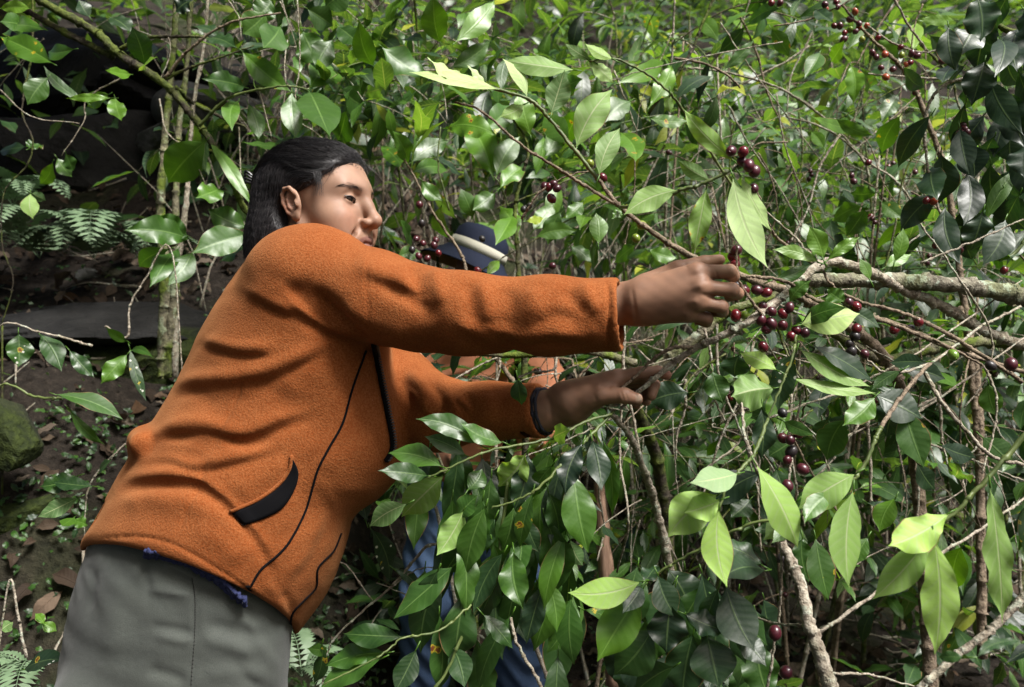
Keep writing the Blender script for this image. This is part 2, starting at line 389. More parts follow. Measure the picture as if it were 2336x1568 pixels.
# lips
hv.chain([H(.074, -.024, -.0605), H(.0925, -.011, -.0535), H(.0975, 0, -.0545), H(.0925, .011, -.0535), H(.074, .024, -.0605)], (.0035, .0058, .0058, .0058, .0035), k=.005)
hv.chain([H(.075, -.022, -.0635), H(.0910, -.010, -.0675), H(.0945, 0, -.0690), H(.0910, .010, -.0675), H(.075, .022, -.0635)], (.0035, .0062, .0072, .0062, .0035), k=.005)
hv.chain([H(.080, -.026, -.0615), H(.0985, -.010, -.0602), H(.1035, 0, -.0612), H(.0985, .010, -.0602), H(.080, .026, -.0615)], (.0012, .0016, .0016, .0016, .0012), k=.003, mode='s')
hv.chain([H(.093, -.012, -.079), H(.096, 0, -.081), H(.093, .012, -.079)], (.005, .005, .005), k=.008, mode='s')
hv.cap(H(.107, 0, -.042), H(.103, 0, -.050), .0022, .0022, k=.004, mode='s')
for s in (-1, 1): hv.chain([H(.100, s * .021, -.030), H(.088, s * .031, -.047), H(.078, s * .034, -.060)], (.0016, .0028, .002), k=.008, mode='s')
# ears: a dished shell, rim, lobe
for s in (-1, 1):
    ef, eu = hf * .94 + hu * .34, hu * .94 - hf * .34
    EM = np.array((unit(ef + .30 * s * hs), unit(s * hs - .30 * ef), eu))
    eo = H(.000, s * .0745, .004)
    E = lambda a, b, c: eo + .9 * a * EM[0] + b * EM[1] + .9 * c * EM[2]
    hv.ell(E(.002, .000, .004), (.0175, .0060, .0270), EM, k=.006)
    hv.ell(E(.004, .0065, .004), (.0125, .0060, .0200), EM, k=.003, mode='s')
    hv.chain([E(.014, .002, .014), E(.010, .0055, .029), E(-.003, .0065, .033), E(-.014, .0065, .025), E(-.0185, .0065, .010), E(-.0155, .005, -.010), E(-.006, .004, -.023)], (.0026, .0032, .0033, .0034, .0033, .0030, .0030), k=.003)
    hv.chain([E(-.001, .0035, .022), E(-.0075, .0045, .012), E(-.0085, .0045, -.002), E(-.001, .0035, -.013)], (.0018, .0024, .0024, .002), k=.003)
    hv.ell(E(.000, .0020, -.0245), (.0090, .0045, .0105), EM, k=.005)      # lobe
    hv.ell(E(.0125, .004, -.004), (.0040, .0042, .0070), EM, k=.004)       # tragus
    hv.ell(E(.006, .002, -.003), (.0055, .0075, .0080), EM, k=.003, mode='s')
NECK = P(672, 600, 1.455)
hv.cap(H(-.018, 0, -.050), NECK, .050, .056, k=.03); hv.cap(NECK, NECK + (-.01, .0, -.05), .054, .056, k=.03)
hv.blur(1)
HV, HQ = hv.polys(); Lc = Hl(HV)
HC = np.tile(np.array((.295, .182, .126)), (len(HV), 1))
def paint(Cc, wgt, c): return Cc * (1 - wgt[:, None]) + np.asarray(c) * wgt[:, None]
f_, s_, u_ = Lc.T
g = lambda c, r: np.exp(-(((f_ - c[0]) / r[0]) ** 2 + ((np.abs(s_) - c[1]) / r[1]) ** 2 + ((u_ - c[2]) / r[2]) ** 2))
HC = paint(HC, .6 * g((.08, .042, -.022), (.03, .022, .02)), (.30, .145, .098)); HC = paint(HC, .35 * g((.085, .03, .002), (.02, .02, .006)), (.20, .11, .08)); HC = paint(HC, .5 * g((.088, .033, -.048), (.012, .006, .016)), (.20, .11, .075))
HC = paint(HC, .6 * g((.12, 0, -.022), (.02, .016, .014)), (.31, .175, .122))
lipw = np.clip(1.25 - ((np.abs(s_) / .0245) ** 2 + ((u_ + .0612 + .0) / .0125) ** 2), 0, 1) * (f_ > .07) ; lipw = np.clip(lipw * 3, 0, 1) * (f_ > .078)
HC = paint(HC, .8 * lipw, (.17, .075, .066))
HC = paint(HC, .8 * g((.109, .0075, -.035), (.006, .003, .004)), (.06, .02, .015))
HC = paint(HC, .9 * g((.086, .033, .0330), (.02, .018, .0042)), (.05, .03, .024))      # brow
HC = paint(HC, .0 * np.exp(-((u_ - .0112 - .12 * (np.abs(s_) - .031)) / .0011) ** 2) * (np.abs(np.abs(s_) - .031) < .014) * (f_ > .078), (.02, .014, .012))  # lash line
HC = paint(HC, .5 * g((-.012, .083, .0), (.016, .010, .018)), (.36, .13, .085))
rng0 = np.random.default_rng(5)
for _ in range(26):
    c = (rng0.uniform(.03, .1), rng0.uniform(.02, .06), rng0.uniform(-.06, .02)); r = rng0.uniform(.0010, .002)
    HC = paint(HC, rng0.uniform(.15, .5) * g(c, (r * 2.5, r, r)), (.20, .10, .06))

# ---------------- the picker: hands and forearms
def hand(lo, hi, build):
    v = Vol(lo, hi, .0014); build(v); v.blur(1); return v.polys()
WR = P(1424, 692, 1.215); FR = P(1330, 712, 1.225)
def right_hand(v):
    dn = np.array((0, 1., 0))
    v.cap(FR, WR, .036, .0295, k=.01, squash=(dn, .82))
    v.cap(WR, P(1470, 688, 1.20), .0295, .031, k=.015, squash=(dn, .75))
    M = [P(1590, 622, 1.168), P(1597, 655, 1.158), P(1588, 689, 1.163), P(1566, 716, 1.176)]
    W0 = [P(1462, 664, 1.196), P(1460, 682, 1.192), P(1458, 700, 1.196), P(1456, 716, 1.204)]
    for a, b, r in zip(W0, M, (.0150, .0150, .0145, .0135)): v.cap(a, b, r + .003, r, k=.016)
    v.cap(P(1480, 695, 1.215), P(1570, 680, 1.195), .024, .020, k=.018)    # palm
    for m in M: v.ell(m + (0, -.0035, .002), (.0110, .0095, .0105), k=.009)   # knuckles
    for a, b in zip(W0, M): v.cap(a + (.03, -.0155, 0), b + (-.004, -.0135, 0), .0016, .0022, k=.005)  # tendons
    fin = [([M[0], P(1664, 620, 1.170), P(1672, 630, 1.192), P(1652, 626, 1.208)], (.0118, .0103, .0096, .0082)),
           ([M[1], P(1670, 662, 1.163), P(1682, 670, 1.186), P(1664, 677, 1.206)], (.0116, .0102, .0094, .0080)),
           ([M[2], P(1645, 700, 1.166), P(1648, 711, 1.190), P(1624, 712, 1.203)], (.0112, .0098, .0090, .0078)),
           ([M[3], P(1612, 727, 1.178), P(1612, 735, 1.197), P(1592, 732, 1.206)], (.0102, .0088, .0080, .0070))]
    for p, r in fin:
        v.cap(p[0], p[1], r[0], r[1], k=.006); v.cap(p[1], p[2], r[1], r[2], k=.003); v.cap(p[2], p[3], r[2], r[3], k=.003)
        v.ell(p[1], (r[1] * 1.06,) * 3, k=.003)
    th = [P(1478, 652, 1.215), P(1545, 617, 1.212), P(1606, 600, 1.210), P(1642, 593, 1.206)]
    v.chain(th[:2], (.020, .0140), k=.016); v.chain(th[1:3], (.0140, .0112), k=.006); v.chain(th[2:], (.0112, .0082), k=.003)
    v.cap(P(1540, 640, 1.20), P(1585, 625, 1.19), .013, .010, k=.012)
    v.ell(P(1636, 588, 1.2065), (.0085, .0055, .0028), k=.0015)
LW = P(1236, 940, 1.305); LF = P(1140, 940, 1.335)
def left_hand(v):
    v.cap(LF, LW, .036, .030, k=.01, squash=((0, 1, 0), .85))
    v.cap(LW, P(1300, 925, 1.293), .030, .031, k=.02, squash=((0, 1, 0), .9))
    M = [P(1402, 866, 1.268), P(1410, 863, 1.292), P(1405, 870, 1.315), P(1392, 880, 1.335)]
    W0 = [P(1290, 905, 1.280), P(1288, 902, 1.292), P(1285, 905, 1.304), P(1283, 912, 1.314)]
    for a, b, r in zip(W0, M, (.0155, .0155, .015, .014)): v.cap(a, b, r + .004, r, k=.016)
    v.cap(P(1300, 930, 1.30), P(1390, 890, 1.30), .024, .018, k=.02)
    fin = [([M[0], P(1462, 851, 1.262), P(1500, 848, 1.264), P(1521, 856, 1.268)], (.0125, .0105, .0095, .0080)),
           ([M[1], P(1464, 860, 1.292), P(1492, 878, 1.288), P(1486, 903, 1.280)], (.0120, .0105, .0096, .0082)),
           ([M[2], P(1456, 872, 1.315), P(1480, 893, 1.308), P(1474, 916, 1.298)], (.0115, .0100, .0092, .0080)),
           ([M[3], P(1438, 886, 1.333), P(1458, 905, 1.325), P(1452, 924, 1.312)], (.0105, .009, .0083, .0072))]
    for p, r in fin:
        v.cap(p[0], p[1], r[0], r[1], k=.006); v.cap(p[1], p[2], r[1], r[2], k=.003); v.cap(p[2], p[3], r[2], r[3], k=.003)
    th = [P(1308, 925, 1.278), P(1372, 902, 1.252), P(1424, 903, 1.236), P(1452, 911, 1.236)]
    v.chain(th[:2], (.0215, .0150), k=.018); v.chain(th[1:3], (.0150, .0120), k=.006); v.chain(th[2:], (.0122, .0100), k=.004)
    v.ell(th[2], (.0128, .0126, .0124), k=.003)
    v.cap(P(1345, 905, 1.262), P(1395, 878, 1.264), .012, .009, k=.016)     # web of the thumb
    v.ell(P(1458, 908, 1.2285), (.0055, .0035, .0068), k=.0012)
RV, RQ = hand((P(1325, 700, 1.3)[0] - .02, 1.06, P(0, 800, 1.2)[2] - .02), (P(1700, 600, 1.2)[0] + .03, 1.30, P(0, 560, 1.2)[2]), right_hand)
LV, LQ = hand((P(1140, 900, 1.335)[0] - .03, 1.18, P(0, 1000, 1.3)[2] - .02), (P(1530, 850, 1.28)[0] + .03, 1.40, P(0, 800, 1.3)[2]), left_hand)
RV = sculpt(RV, normals(RV, RQ), [([(1630, 612), (1640, 640)], 3, -.7), ([(1440, 650), (1452, 735)], 5, -.8), ([(1560, 600), (1568, 612)], 4, -.6), ([(1600, 640), (1650, 641)], 5, -1.0), ([(1598, 672), (1645, 680)], 5, -1.2)])
LV = sculpt(LV, normals(LV, LQ), [([(1365, 880), (1398, 884)], 5, -1.6), ([(1416, 892), (1424, 915)], 3, -.7), ([(1425, 892), (1432, 914)], 3, -.6), ([(1352, 898), (1362, 915)], 4, -.6), ([(1250, 900), (1262, 970)], 5, -.8)])
def hand_colour(V, nails):
    c = np.tile(np.array((.235, .134, .088)), (len(V), 1)); n = np.sin(V[:, 0] * 210 + V[:, 2] * 90) * np.sin(V[:, 2] * 260 - V[:, 1] * 130)
    c *= (1 + .10 * n)[:, None]
    for p, r, col in nails: c = paint(c, np.clip(1.6 - np.linalg.norm((V - p) / r, axis=1) * 1.3, 0, 1), col)
    return c
RC = hand_colour(RV, [(P(1637, 585, 1.206), (.0085, .008, .0035), (.36, .22, .17)), (P(1652, 630, 1.21), (.014, .012, .012), (.27, .13, .09))])
LC = hand_colour(LV, [(P(1459, 908, 1.226), (.0065, .005, .0085), (.44, .33, .25)), (P(1515, 855, 1.268), (.012, .012, .012), (.33, .14, .10))])
# hidden trunk and arms that carry head and hands
bv = Vol((P(520, 900, 1.5)[0], 1.15, P(0, 1150, 1.5)[2]), (P(1345, 700, 1.23)[0] + .03, 1.75, P(0, 560, 1.4)[2]), .006)
SH, EL = P(745, 632, 1.345), P(1060, 722, 1.255); LSH, LEL = P(880, 800, 1.60), P(1015, 945, 1.42)
bv.cap(P(680, 640, 1.46), P(560, 1000, 1.48), .10, .11, k=.03); bv.chain([SH, EL, FR], (.05, .04, .034), k=.02)
bv.chain([P(700, 680, 1.46), LSH, LEL, LF], (.06, .05, .04, .034), k=.02); bv.cap(P(690, 650, 1.46), SH, .06, .05, k=.03)
BV, BQ = bv.polys(); BC = np.tile(np.array((.3, .17, .11)), (len(BV), 1))
def join(parts):
    V = np.concatenate([p[0] for p in parts]); o = 0; Q = []
    for v, q, c in parts: Q.append(q + o); o += len(v)
    return V, np.concatenate(Q), np.concatenate([p[2] for p in parts])
t = NT('skin'); ca = t.n('Attribute', attribute_name='Col').outputs['Color']; n1 = t.noise(150., 3.0); n2 = t.noise(900., 2.0); n3 = t.noise(28., 3.0)
sk = t.mix(1.0, ca, t.ramp(n3, [(.3, (.84, .80, .78)), (.7, (1.14, 1.10, 1.06))]), 'MULTIPLY')
t.P(Base_Color=sk, Roughness=t.math('MULTIPLY_ADD', n1, .25, .42), Normal=t.bump(t.math('ADD', t.math('MULTIPLY', n1, .6), n2), .22, .0012))
t.b.inputs['Subsurface Weight'].default_value = .12; t.b.inputs['Subsurface Radius'].default_value = (.010, .004, .002); t.b.inputs['Subsurface Scale'].default_value = .6
t.b.inputs['Specular IOR Level'].default_value = .35
SKIN = t.m
V, Q, K = join([(HV, HQ, HC), (RV, RQ, RC), (LV, LQ, LC), (BV, BQ, BC)])
link('body', mesh('body', V, Q, None, K), woman, SKIN)
# eyes
t = NT('eye'); tc = t.n('TexCoord').outputs['Object']; ln = t.n('VectorMath', {0: tc}, operation='NORMALIZE').outputs[0]; dt = t.n('SeparateXYZ', {0: ln}).outputs[0]
t.P(Base_Color=t.ramp(dt, [(.55, (.26, .22, .19)), (.60, (.025, .014, .010)), (.93, (.03, .016, .010)), (.95, (.004, .004, .004))]), Roughness=.08); EYE = t.m  # white of the eye dimmed, lash shadow put into its colour
for e in EY:
    V = []; Q = []
    for i in range(13):
        for j in range(20): a = math.pi * i / 12; b = math.pi * j / 10; V.append((.0119 * math.cos(a), .0119 * math.sin(a) * math.cos(b), .0119 * math.sin(a) * math.sin(b)))
    for i in range(12):
        for j in range(20): Q.append((i * 20 + j, i * 20 + (j + 1) % 20, i * 20 + 20 + (j + 1) % 20, i * 20 + 20 + j))
    o = link('eye', mesh('eye', np.array(V), np.array(Q)), woman, EYE); o.location = e + hf * .0004
    o.rotation_euler = (Vector(unit(hf + .25 * hs * .4 - .22 * hu))).to_track_quat('X', 'Z').to_euler()

# ---------------- the picker: hair
HL = [(-.20, -.045), (-.075, -.012), (-.045, -.020), (-.020, -.034), (0, -.036), (.016, -.024), (.026, .004), (.036, .034), (.050, .052), (.064, .066), (.076, .076), (.088, .078), (.10, .075), (.16, .20)]
HLu, HLf = np.array([a for a, b in HL]), np.array([b for a, b in HL])
def hair_line(u): return np.interp(u, HLu, HLf)
yv = Vol(HO - (.22, .15, .20), HO + (.16, .15, .16), .0022)
yv.ell(H(-.018, 0, .050), (.107, .0805, .0815), HM, k=0); yv.ell(H(.026, 0, .036), (.074, .0715, .0755), HM, k=.02)
yv.ell(H(-.070, .006, -.010), (.052, .066, .066), HM, k=.03); yv.ell(H(-.072, .020, -.060), (.045, .054, .062), HM, k=.03)
yv.ell(H(-.040, .062, -.045), (.034, .020, .052), HM, k=.02); yv.ell(H(-.112, 0, -.065), (.030, .045, .080), HM, k=.03)
def cutter(X, Y, Z):
    dx, dy, dz = X - HO[0], Y - HO[1], Z - HO[2]; f = dx * hf[0] + dy * hf[1] + dz * hf[2]; u = dx * hu[0] + dy * hu[1] + dz * hu[2]; s = dx * hs[0] + dy * hs[1] + dz * hs[2]
    part = .003 * np.cos(s * 40)
    return -(f - np.interp(u, HLu, HLf).astype(np.float32) - part - .001)
yv.op(cutter, HO - .3, HO + .3, .008, 's'); yv.blur(2)
YV, YQ = yv.polys(); YN = normals(YV, YQ); yl = Hl(YV)
YV = YV + YN * (.0005 * np.sin(yl[:, 2] * 420 + 60 * yl[:, 0] + 2 * np.sin(yl[:, 0] * 70)) )[:, None]
t = NT('black_hair'); oi = t.n('Attribute', attribute_name='Col').outputs['Color']
t.P(Base_Color=t.mix(t.n('SeparateColor', {0: oi}).outputs[0], C(.007, .006, .007), C(.045, .041, .043)), Roughness=.42); t.b.inputs['Specular IOR Level'].default_value = .55; HAIR = t.m  # lighter random strands paint a grey sheen into the hair
hairg = Geo(); hairg.put(YV, YQ)
tree = BVHTree.FromPolygons(YV.tolist(), YQ.tolist()); rng = np.random.default_rng(3)
CLIP = H(-.118, .030, .062)
seeds = []
vis = np.nonzero((YN @ np.array((0, 1., 0)) < .35))[0]
for i in rng.choice(vis, 4600): seeds.append((YV[i], 14))
fr = np.nonzero((np.abs(yl[:, 0] - hair_line(yl[:, 2])) < .016) & (yl[:, 2] > .0))[0]
for i in rng.choice(fr, 1500): seeds.append((YV[i], 24))
for p, steps in seeds:
    pts = [p + hf * rng.uniform(.002, .012) - hu * rng.uniform(.0, .006) - hs * 0, p] if steps > 20 else [p]; q = Vector(p)
    sgn = 1 if (np.array(q) - HO) @ hs > -.01 else -1
    wild = rng.uniform() < .12; jit = rng.normal(0, .22 if wild else .10, 3)
    for k in range(steps):
        l = Hl(np.array(q)); up = np.clip((l[2] - .050 + .02 * np.sin(l[0] * 30)) / .02, 0, 1)
        d_up = unit(CLIP - np.array(q)) * .8 - hf * .4 + hu * .10
        back = np.clip((l[0] + .020) / .04, 0, 1)
        d_lo = -hf * (.25 + 1.0 * back) - hu * (1.15 - .55 * back) + hf * .35 * np.clip((-.02 - l[2]) / .04, 0, 1)
        d = unit(unit(d_up) * up + unit(d_lo) * (1 - up)) + jit * .6
        nq, nn, _, _ = tree.find_nearest(q + Vector(unit(d) * .0075))
        if nq is None: break
        off = (.004 * rng.uniform() * (k / steps) if wild else 0) + .0012 + .0011 * abs(math.sin(k * .6 + jit[0] * 30)) + (.002 if steps > 20 else 0) * rng.uniform()
        q = nq; pts.append(np.array(nq + nn * off))
        if (np.array(q) - CLIP) @ (np.array(q) - CLIP) < .0001: break
    if len(pts) > 4:
        c0 = hairg.n; r = rng.uniform(.00020, .00038)
        tube(hairg, pts, [r * .8, r, r, r * .5], sides=3, sub=2, cap=False); hairg.K[-1][:, 0] = rng.uniform() ** 2
def loose(pts, r=.0004):
    tube(hairg, [H(*(np.array(p) + rng.normal(0, .0016, 3))) for p in pts], r, r * .2, sides=3, sub=6, cap=False); hairg.K[-1][:, 0] = .3
for k in range(46): # fringe strands at temple and brow, flyaways at the crown
    a = rng.normal(0, .004, 3)
    if k % 8 == 0: loose([np.array(p) + a * i * .6 for i, p in enumerate([(.074, .050, .078), (.068, .066, .058), (.056, .073, .038), (.040, .078, .024)][:rng.integers(3, 5)])])
    if k < 16: loose([np.array(p) + a * i for i, p in enumerate([(.068, -.030, .092), (.086, -.044, .072), (.090, -.054, .050), (.086, -.060, .030)][:rng.integers(2, 5)])], .0003)
    b = rng.uniform(-.06, .06); s0 = rng.uniform(-.05, .06)
    loose([(b, s0, .118 - b * b * 5 - s0 * s0 * 6), (b - .02, s0, .130 + rng.uniform(-.006, .008) - b * b * 5 - s0 * s0 * 6), (b - .045, s0, .122 - b * b * 6 - s0 * s0 * 6)], .0003)
    c = rng.uniform(-.006, .006)
    loose([(.045 + c, .072, .055), (.052 + c, .076, .036), (.050 + c * 2, .0775, .016 - abs(c))], .0003)
for sg in (-1, 1):
    tube(hairg, [H(.0840, sg * .0180, .0102), H(.0893, sg * .0235, .0132), H(.0911, sg * .0300, .0146), H(.0893, sg * .0370, .0170), H(.0825, sg * .0455, .0164)], .0015, .0011, sides=5, cap=False)
skt = BVHTree.FromPolygons(HV.tolist(), HQ.tolist())
for sg in (-1, 1):      # eyebrow hairs
    for k in range(42):
        a = rng.uniform(); q = H(.094 - .020 * a ** 1.6, sg * (.013 + .037 * a), .0300 + .0050 * math.sin(a * 2.6) + rng.normal(0, .0014) * (1.2 - .7 * a)); d = -hf * (.35 + a * .5) + sg * hs * .9 + hu * (.35 - .6 * a); pts = []
        for i in range(4):
            nq, nn, _, _ = skt.find_nearest(Vector(q + unit(d) * .0022 * i)); pts.append(np.array(nq + nn * .0005))
        tube(hairg, pts, .00028, .00014, sides=3, sub=1, cap=False)
hairg.build('hair', HAIR, woman)
cg = Geo()
for k in range(4): tube(cg, [CLIP + hu * (.004 * k - .004), CLIP - hf * .012 + hu * (.006 * k) + hs * .006, CLIP - hf * .018 + hu * (.010 - .004 * k)], .0030, .0018, sides=8)
t = NT('black_plastic'); t.P(Base_Color=C(.012, .012, .013), Roughness=.25); BLACKP = t.m
cg.build('hair_clip', BLACKP, woman)

# ---------------- the picker: jacket
def loft(rings, m=72, power=2.0):
    V = []
    for (L, R, d, b, bow) in rings:
        L, R = np.asarray(L, float), np.asarray(R, float); Cc = (L + R) / 2; ax = (R - L) / 2; per = unit(np.array((ax[1], -ax[0])))
        for j in range(m):
            a = 2 * math.pi * j / m; ca, sa = math.cos(a), math.sin(a); e = 2 / power
            ca2, sa2 = math.copysign(abs(ca) ** e, ca), math.copysign(abs(sa) ** e, sa)
            p = Cc + ax * ca2 + per * -bow * abs(sa2); V.append(P(p[0], p[1], d - b * sa2))
    n = len(rings); Q = []
    for i in range(n - 1):
        for j in range(m): Q.append((i * m + j, i * m + (j + 1) % m, (i + 1) * m + (j + 1) % m, (i + 1) * m + j))
    V = np.array(V); c0 = V[:m].mean(0); c1 = V[-m:].mean(0); V = np.vstack((V, c0, c1))
    for j in range(0, m, 2):
        Q.append((n * m, (j + 2) % m, (j + 1) % m, j)); e = (n - 1) * m; Q.append((n * m + 1, e + j, e + (j + 1) % m, e + (j + 2) % m))
    return V, np.array(Q, np.int32)
def interp_rings(R, sub=5):
    A = np.array([[*L, *Rr, d, b, w] for (L, Rr, d, b, w) in R], float); S = [smooth_path(A[:, i:i + 3], sub) for i in (0, 3)]; l = smooth_path(np.stack((A[:, 6], A[:, 6], A[:, 6]), 1), sub)[:, :1]
    B = np.hstack((S[0], S[1], l)); return [((r[0], r[1]), (r[2], r[3]), r[4], r[5], r[6]) for r in B]
def level_set(vol, V, Q, half=9):
    tr = openvdb.createLinearTransform(voxelSize=1.0)
    g = openvdb.FloatGrid.createLevelSetFromPolygons(((V - vol.lo) / vol.h).astype(np.float32), quads=Q.astype(np.uint32), transform=tr, halfWidth=float(half))
    a = np.full(tuple(vol.n), half, np.float32); g.copyToArray(a, ijk=(0, 0, 0)); return a * vol.h
TOR = [((588, 563), (775, 556), 1.43, .085, 0), ((556, 600), (815, 592), 1.43, .135, 0), ((510, 664), (884, 690), 1.44, .160, 0), ((460, 745), (893, 790), 1.45, .165, 0),
       ((418, 836), (893, 890), 1.455, .165, 0), ((376, 915), (903, 975), 1.46, .165, -5), ((326, 995), (897, 1040), 1.46, .168, -10), ((272, 1080), (858, 1092), 1.46, .172, -15),
       ((228, 1160), (812, 1160), 1.46, .180, -25), ((200, 1210), (785, 1260), 1.46, .185, -40), ((184, 1238), (745, 1355), 1.46, .190, -55), ((180, 1258), (676, 1452), 1.46, .192, -62)]
jv = Vol((P(150, 0, 1.46)[0] - .03, 1.08, P(0, 1490, 1.46)[2]), (P(1440, 0, 1.19)[0] + .02, 1.76, P(0, 505, 1.4)[2]), .004)
V, Q = loft(interp_rings(TOR), power=2.25); V0t, Q0t = V, Q
jv.D = np.minimum(jv.D, level_set(jv, V, Q))
arm = [P(735, 638, 1.350), P(860, 680, 1.315), P(960, 705, 1.280), P(1060, 716, 1.250), P(1250, 722, 1.215), P(1424, 718, 1.185)]
jv.chain(arm, (.080, .073, .064, .061, .0575, .0560), k=.028)
jv.ell(P(704, 615, 1.37), (.095, .085, .075), k=.04)
jv.ell(P(800, 1000, 1.42), (.10, .10, .12), k=.05)
larm = [P(800, 830, 1.60), P(900, 885, 1.535), P(1000, 945, 1.43), P(1120, 938, 1.365), P(1236, 938, 1.312)]
jv.chain(larm, (.085, .078, .064, .047, .047), k=.022)
jv.chain([P(322, 1012, 1.38), P(326, 1006, 1.46), P(334, 1000, 1.52)], (.020, .022, .02), k=.022)
# cut the sleeve ends square and hollow them, hollow the hem
def plane(p, n):
    p = np.asarray(p); n = unit(n); return lambda X, Y, Z: -((X - p[0]) * n[0] + (Y - p[1]) * n[1] + (Z - p[2]) * n[2])
ce, cd = P(1420, 718, 1.186), unit(P(1420, 714, 1.186) - P(1300, 722, 1.205)); jv.op(plane(ce, cd), ce - .07, ce + .10, 0, 's'); jv.cap(ce - cd * .03, ce + cd * .1, .046, .046, k=0, mode='s')
le, ld = P(1240, 938, 1.310), unit(P(1240, 930, 1.31) - P(1150, 945, 1.345)); jv.op(plane(le, ld), le - np.array((.05, .08, .08)), le + np.array((.1, .08, .08)), 0, 's'); jv.cap(le - ld * .025, le + ld * .1, .037, .037, k=0, mode='s')
TIN = [((240, 1150), (745, 1180), 1.46, .150, -20), ((205, 1215), (725, 1290), 1.46, .165, -42), ((196, 1262), (664, 1446), 1.46, .178, -64), ((196, 1300), (640, 1500), 1.46, .180, -64)]
V, Q = loft(interp_rings(TIN)); jv.D = np.maximum(jv.D, -level_set(jv, V, Q))
jv.blur(2)
JV, JQ = jv.polys(); JN = normals(JV, JQ)
folds = [ # shoulder and upper arm
    ([(660, 640), (720, 690), (800, 760)], 30, -7), ([(770, 690), (850, 740), (940, 770)], 22, 5), ([(700, 655), (790, 735), (850, 780)], 14, -7), ([(640, 640), (700, 700), (745, 760)], 16, -8),
    ([(560, 640), (640, 690), (720, 730)], 22, 5), ([(800, 600), (880, 620), (960, 650)], 22, 5), ([(860, 650), (940, 680), (1000, 740)], 22, -5), ([(930, 600), (950, 640), (960, 690)], 16, -5), ([(985, 612), (1000, 650), (1010, 700)], 14, 4),
    ([(1060, 640), (1075, 690), (1080, 750)], 16, -4), ([(1090, 640), (1110, 690), (1115, 740)], 16, 5), ([(1030, 720), (1090, 760), (1150, 770)], 18, 4), ([(1040, 765), (1110, 790), (1180, 790)], 15, -3),
    ([(1150, 650), (1165, 700), (1155, 760)], 18, -3.5), ([(1215, 650), (1220, 700), (1235, 740)], 20, 3.5), ([(1200, 740), (1270, 720), (1330, 735)], 14, -4), ([(1290, 655), (1310, 690), (1345, 720)], 14, -4), ([(1330, 640), (1345, 680), (1370, 720)], 14, 4), ([(1250, 760), (1320, 765), (1380, 755)], 16, 3.5),
    ([(1386, 640), (1390, 700), (1384, 790)], 5, -4.2), ([(1404, 640), (1408, 700), (1402, 800)], 9, 1.6),
    # back and side: big soft drapes running down to the front
    ([(470, 760), (560, 790), (640, 800)], 28, 4), ([(420, 870), (520, 875), (640, 840), (740, 790)], 20, 5), ([(430, 900), (540, 905), (660, 860)], 20, -6),
    ([(345, 960), (440, 960), (540, 975), (660, 930)], 22, 6), ([(350, 985), (450, 1000), (560, 1010), (640, 985)], 16, -7), ([(305, 1012), (400, 985), (480, 995), (560, 1030)], 15, 7),
    ([(320, 1040), (400, 1040), (500, 1060)], 16, -5), ([(290, 1075), (400, 1070), (480, 1050), (620, 1040)], 20, 5), ([(255, 1125), (330, 1105), (430, 1105), (500, 1125)], 18, -8), ([(250, 1150), (340, 1135), (430, 1150), (520, 1200)], 20, 6),
    ([(470, 1115), (530, 1150), (580, 1200), (600, 1260)], 20, -7), ([(520, 1120), (600, 1085), (660, 1050)], 18, 5), ([(560, 1160), (640, 1110), (665, 1060)], 14, -4), ([(430, 1190), (500, 1230), (560, 1290)], 22, 5),
    ([(620, 1230), (680, 1200), (710, 1120)], 16, -3), ([(600, 900), (680, 940), (740, 1010)], 26, -4), ([(700, 830), (760, 900), (800, 990)], 26, 5), ([(720, 1030), (770, 1080), (790, 1150)], 30, 4), ([(640, 1350), (660, 1380), (665, 1420)], 10, -5), ([(600, 1320), (640, 1370), (650, 1420)], 12, 4),
    ([(560, 850), (530, 930), (480, 1030)], 4, -2.0), ([(480, 1030), (440, 1140), (400, 1225)], 4, -2.0), ([(850, 570), (835, 640), (842, 710), (838, 770)], 3.5, -1.3),
    ([(183, 1232), (260, 1226), (330, 1226), (400, 1244), (470, 1282), (560, 1340), (630, 1405), (668, 1428)], 3.2, -2.6), ([(182, 1246), (260, 1240), (335, 1240), (402, 1258), (470, 1298), (558, 1358), (625, 1420), (664, 1440)], 9, 1.6),
    # far sleeve
    ([(900, 850), (930, 900), (940, 960)], 12, -5), ([(930, 845), (965, 890), (975, 950)], 12, 6), ([(975, 870), (1005, 910), (1010, 970)], 11, -6), ([(1010, 895), (1040, 930), (1035, 980)], 11, 5), ([(1060, 895), (1075, 930), (1070, 980)], 12, -4), ([(1110, 895), (1120, 930), (1115, 980)], 14, 3), ([(1215, 890), (1206, 930), (1208, 990)], 5, -1.5)]
def drape(line, w_, h):
    return [(line, w_, h), ([(x + w_ * .25, y + w_ * 1.55) for x, y in line], w_ * .8, -h * 1.1)]
dr = drape([(372, 900), (430, 868), (510, 858), (600, 846), (690, 806), (760, 770)], 15, 6.5) + drape([(322, 992), (400, 972), (470, 966), (560, 990), (640, 955), (720, 930)], 14, 7) + drape([(300, 1050), (380, 1042), (450, 1058), (540, 1040), (640, 1015)], 12, 5)
dr += drape([(252, 1108), (330, 1088), (420, 1086), (480, 1112), (545, 1170), (600, 1245), (625, 1310)], 14, 8) + drape([(640, 660), (700, 720), (760, 752), (850, 765)], 13, 6) + drape([(560, 655), (620, 690), (680, 712)], 12, 5) + drape([(820, 610), (900, 640), (980, 690)], 14, 4) + drape([(1100, 735), (1180, 770), (1270, 762), (1350, 772)], 12, 4) + drape([(720, 1080), (745, 1160), (700, 1260), (650, 1330)], 16, 4)
dr = [(a, b * 1.2, c * .72) for a, b, c in dr]
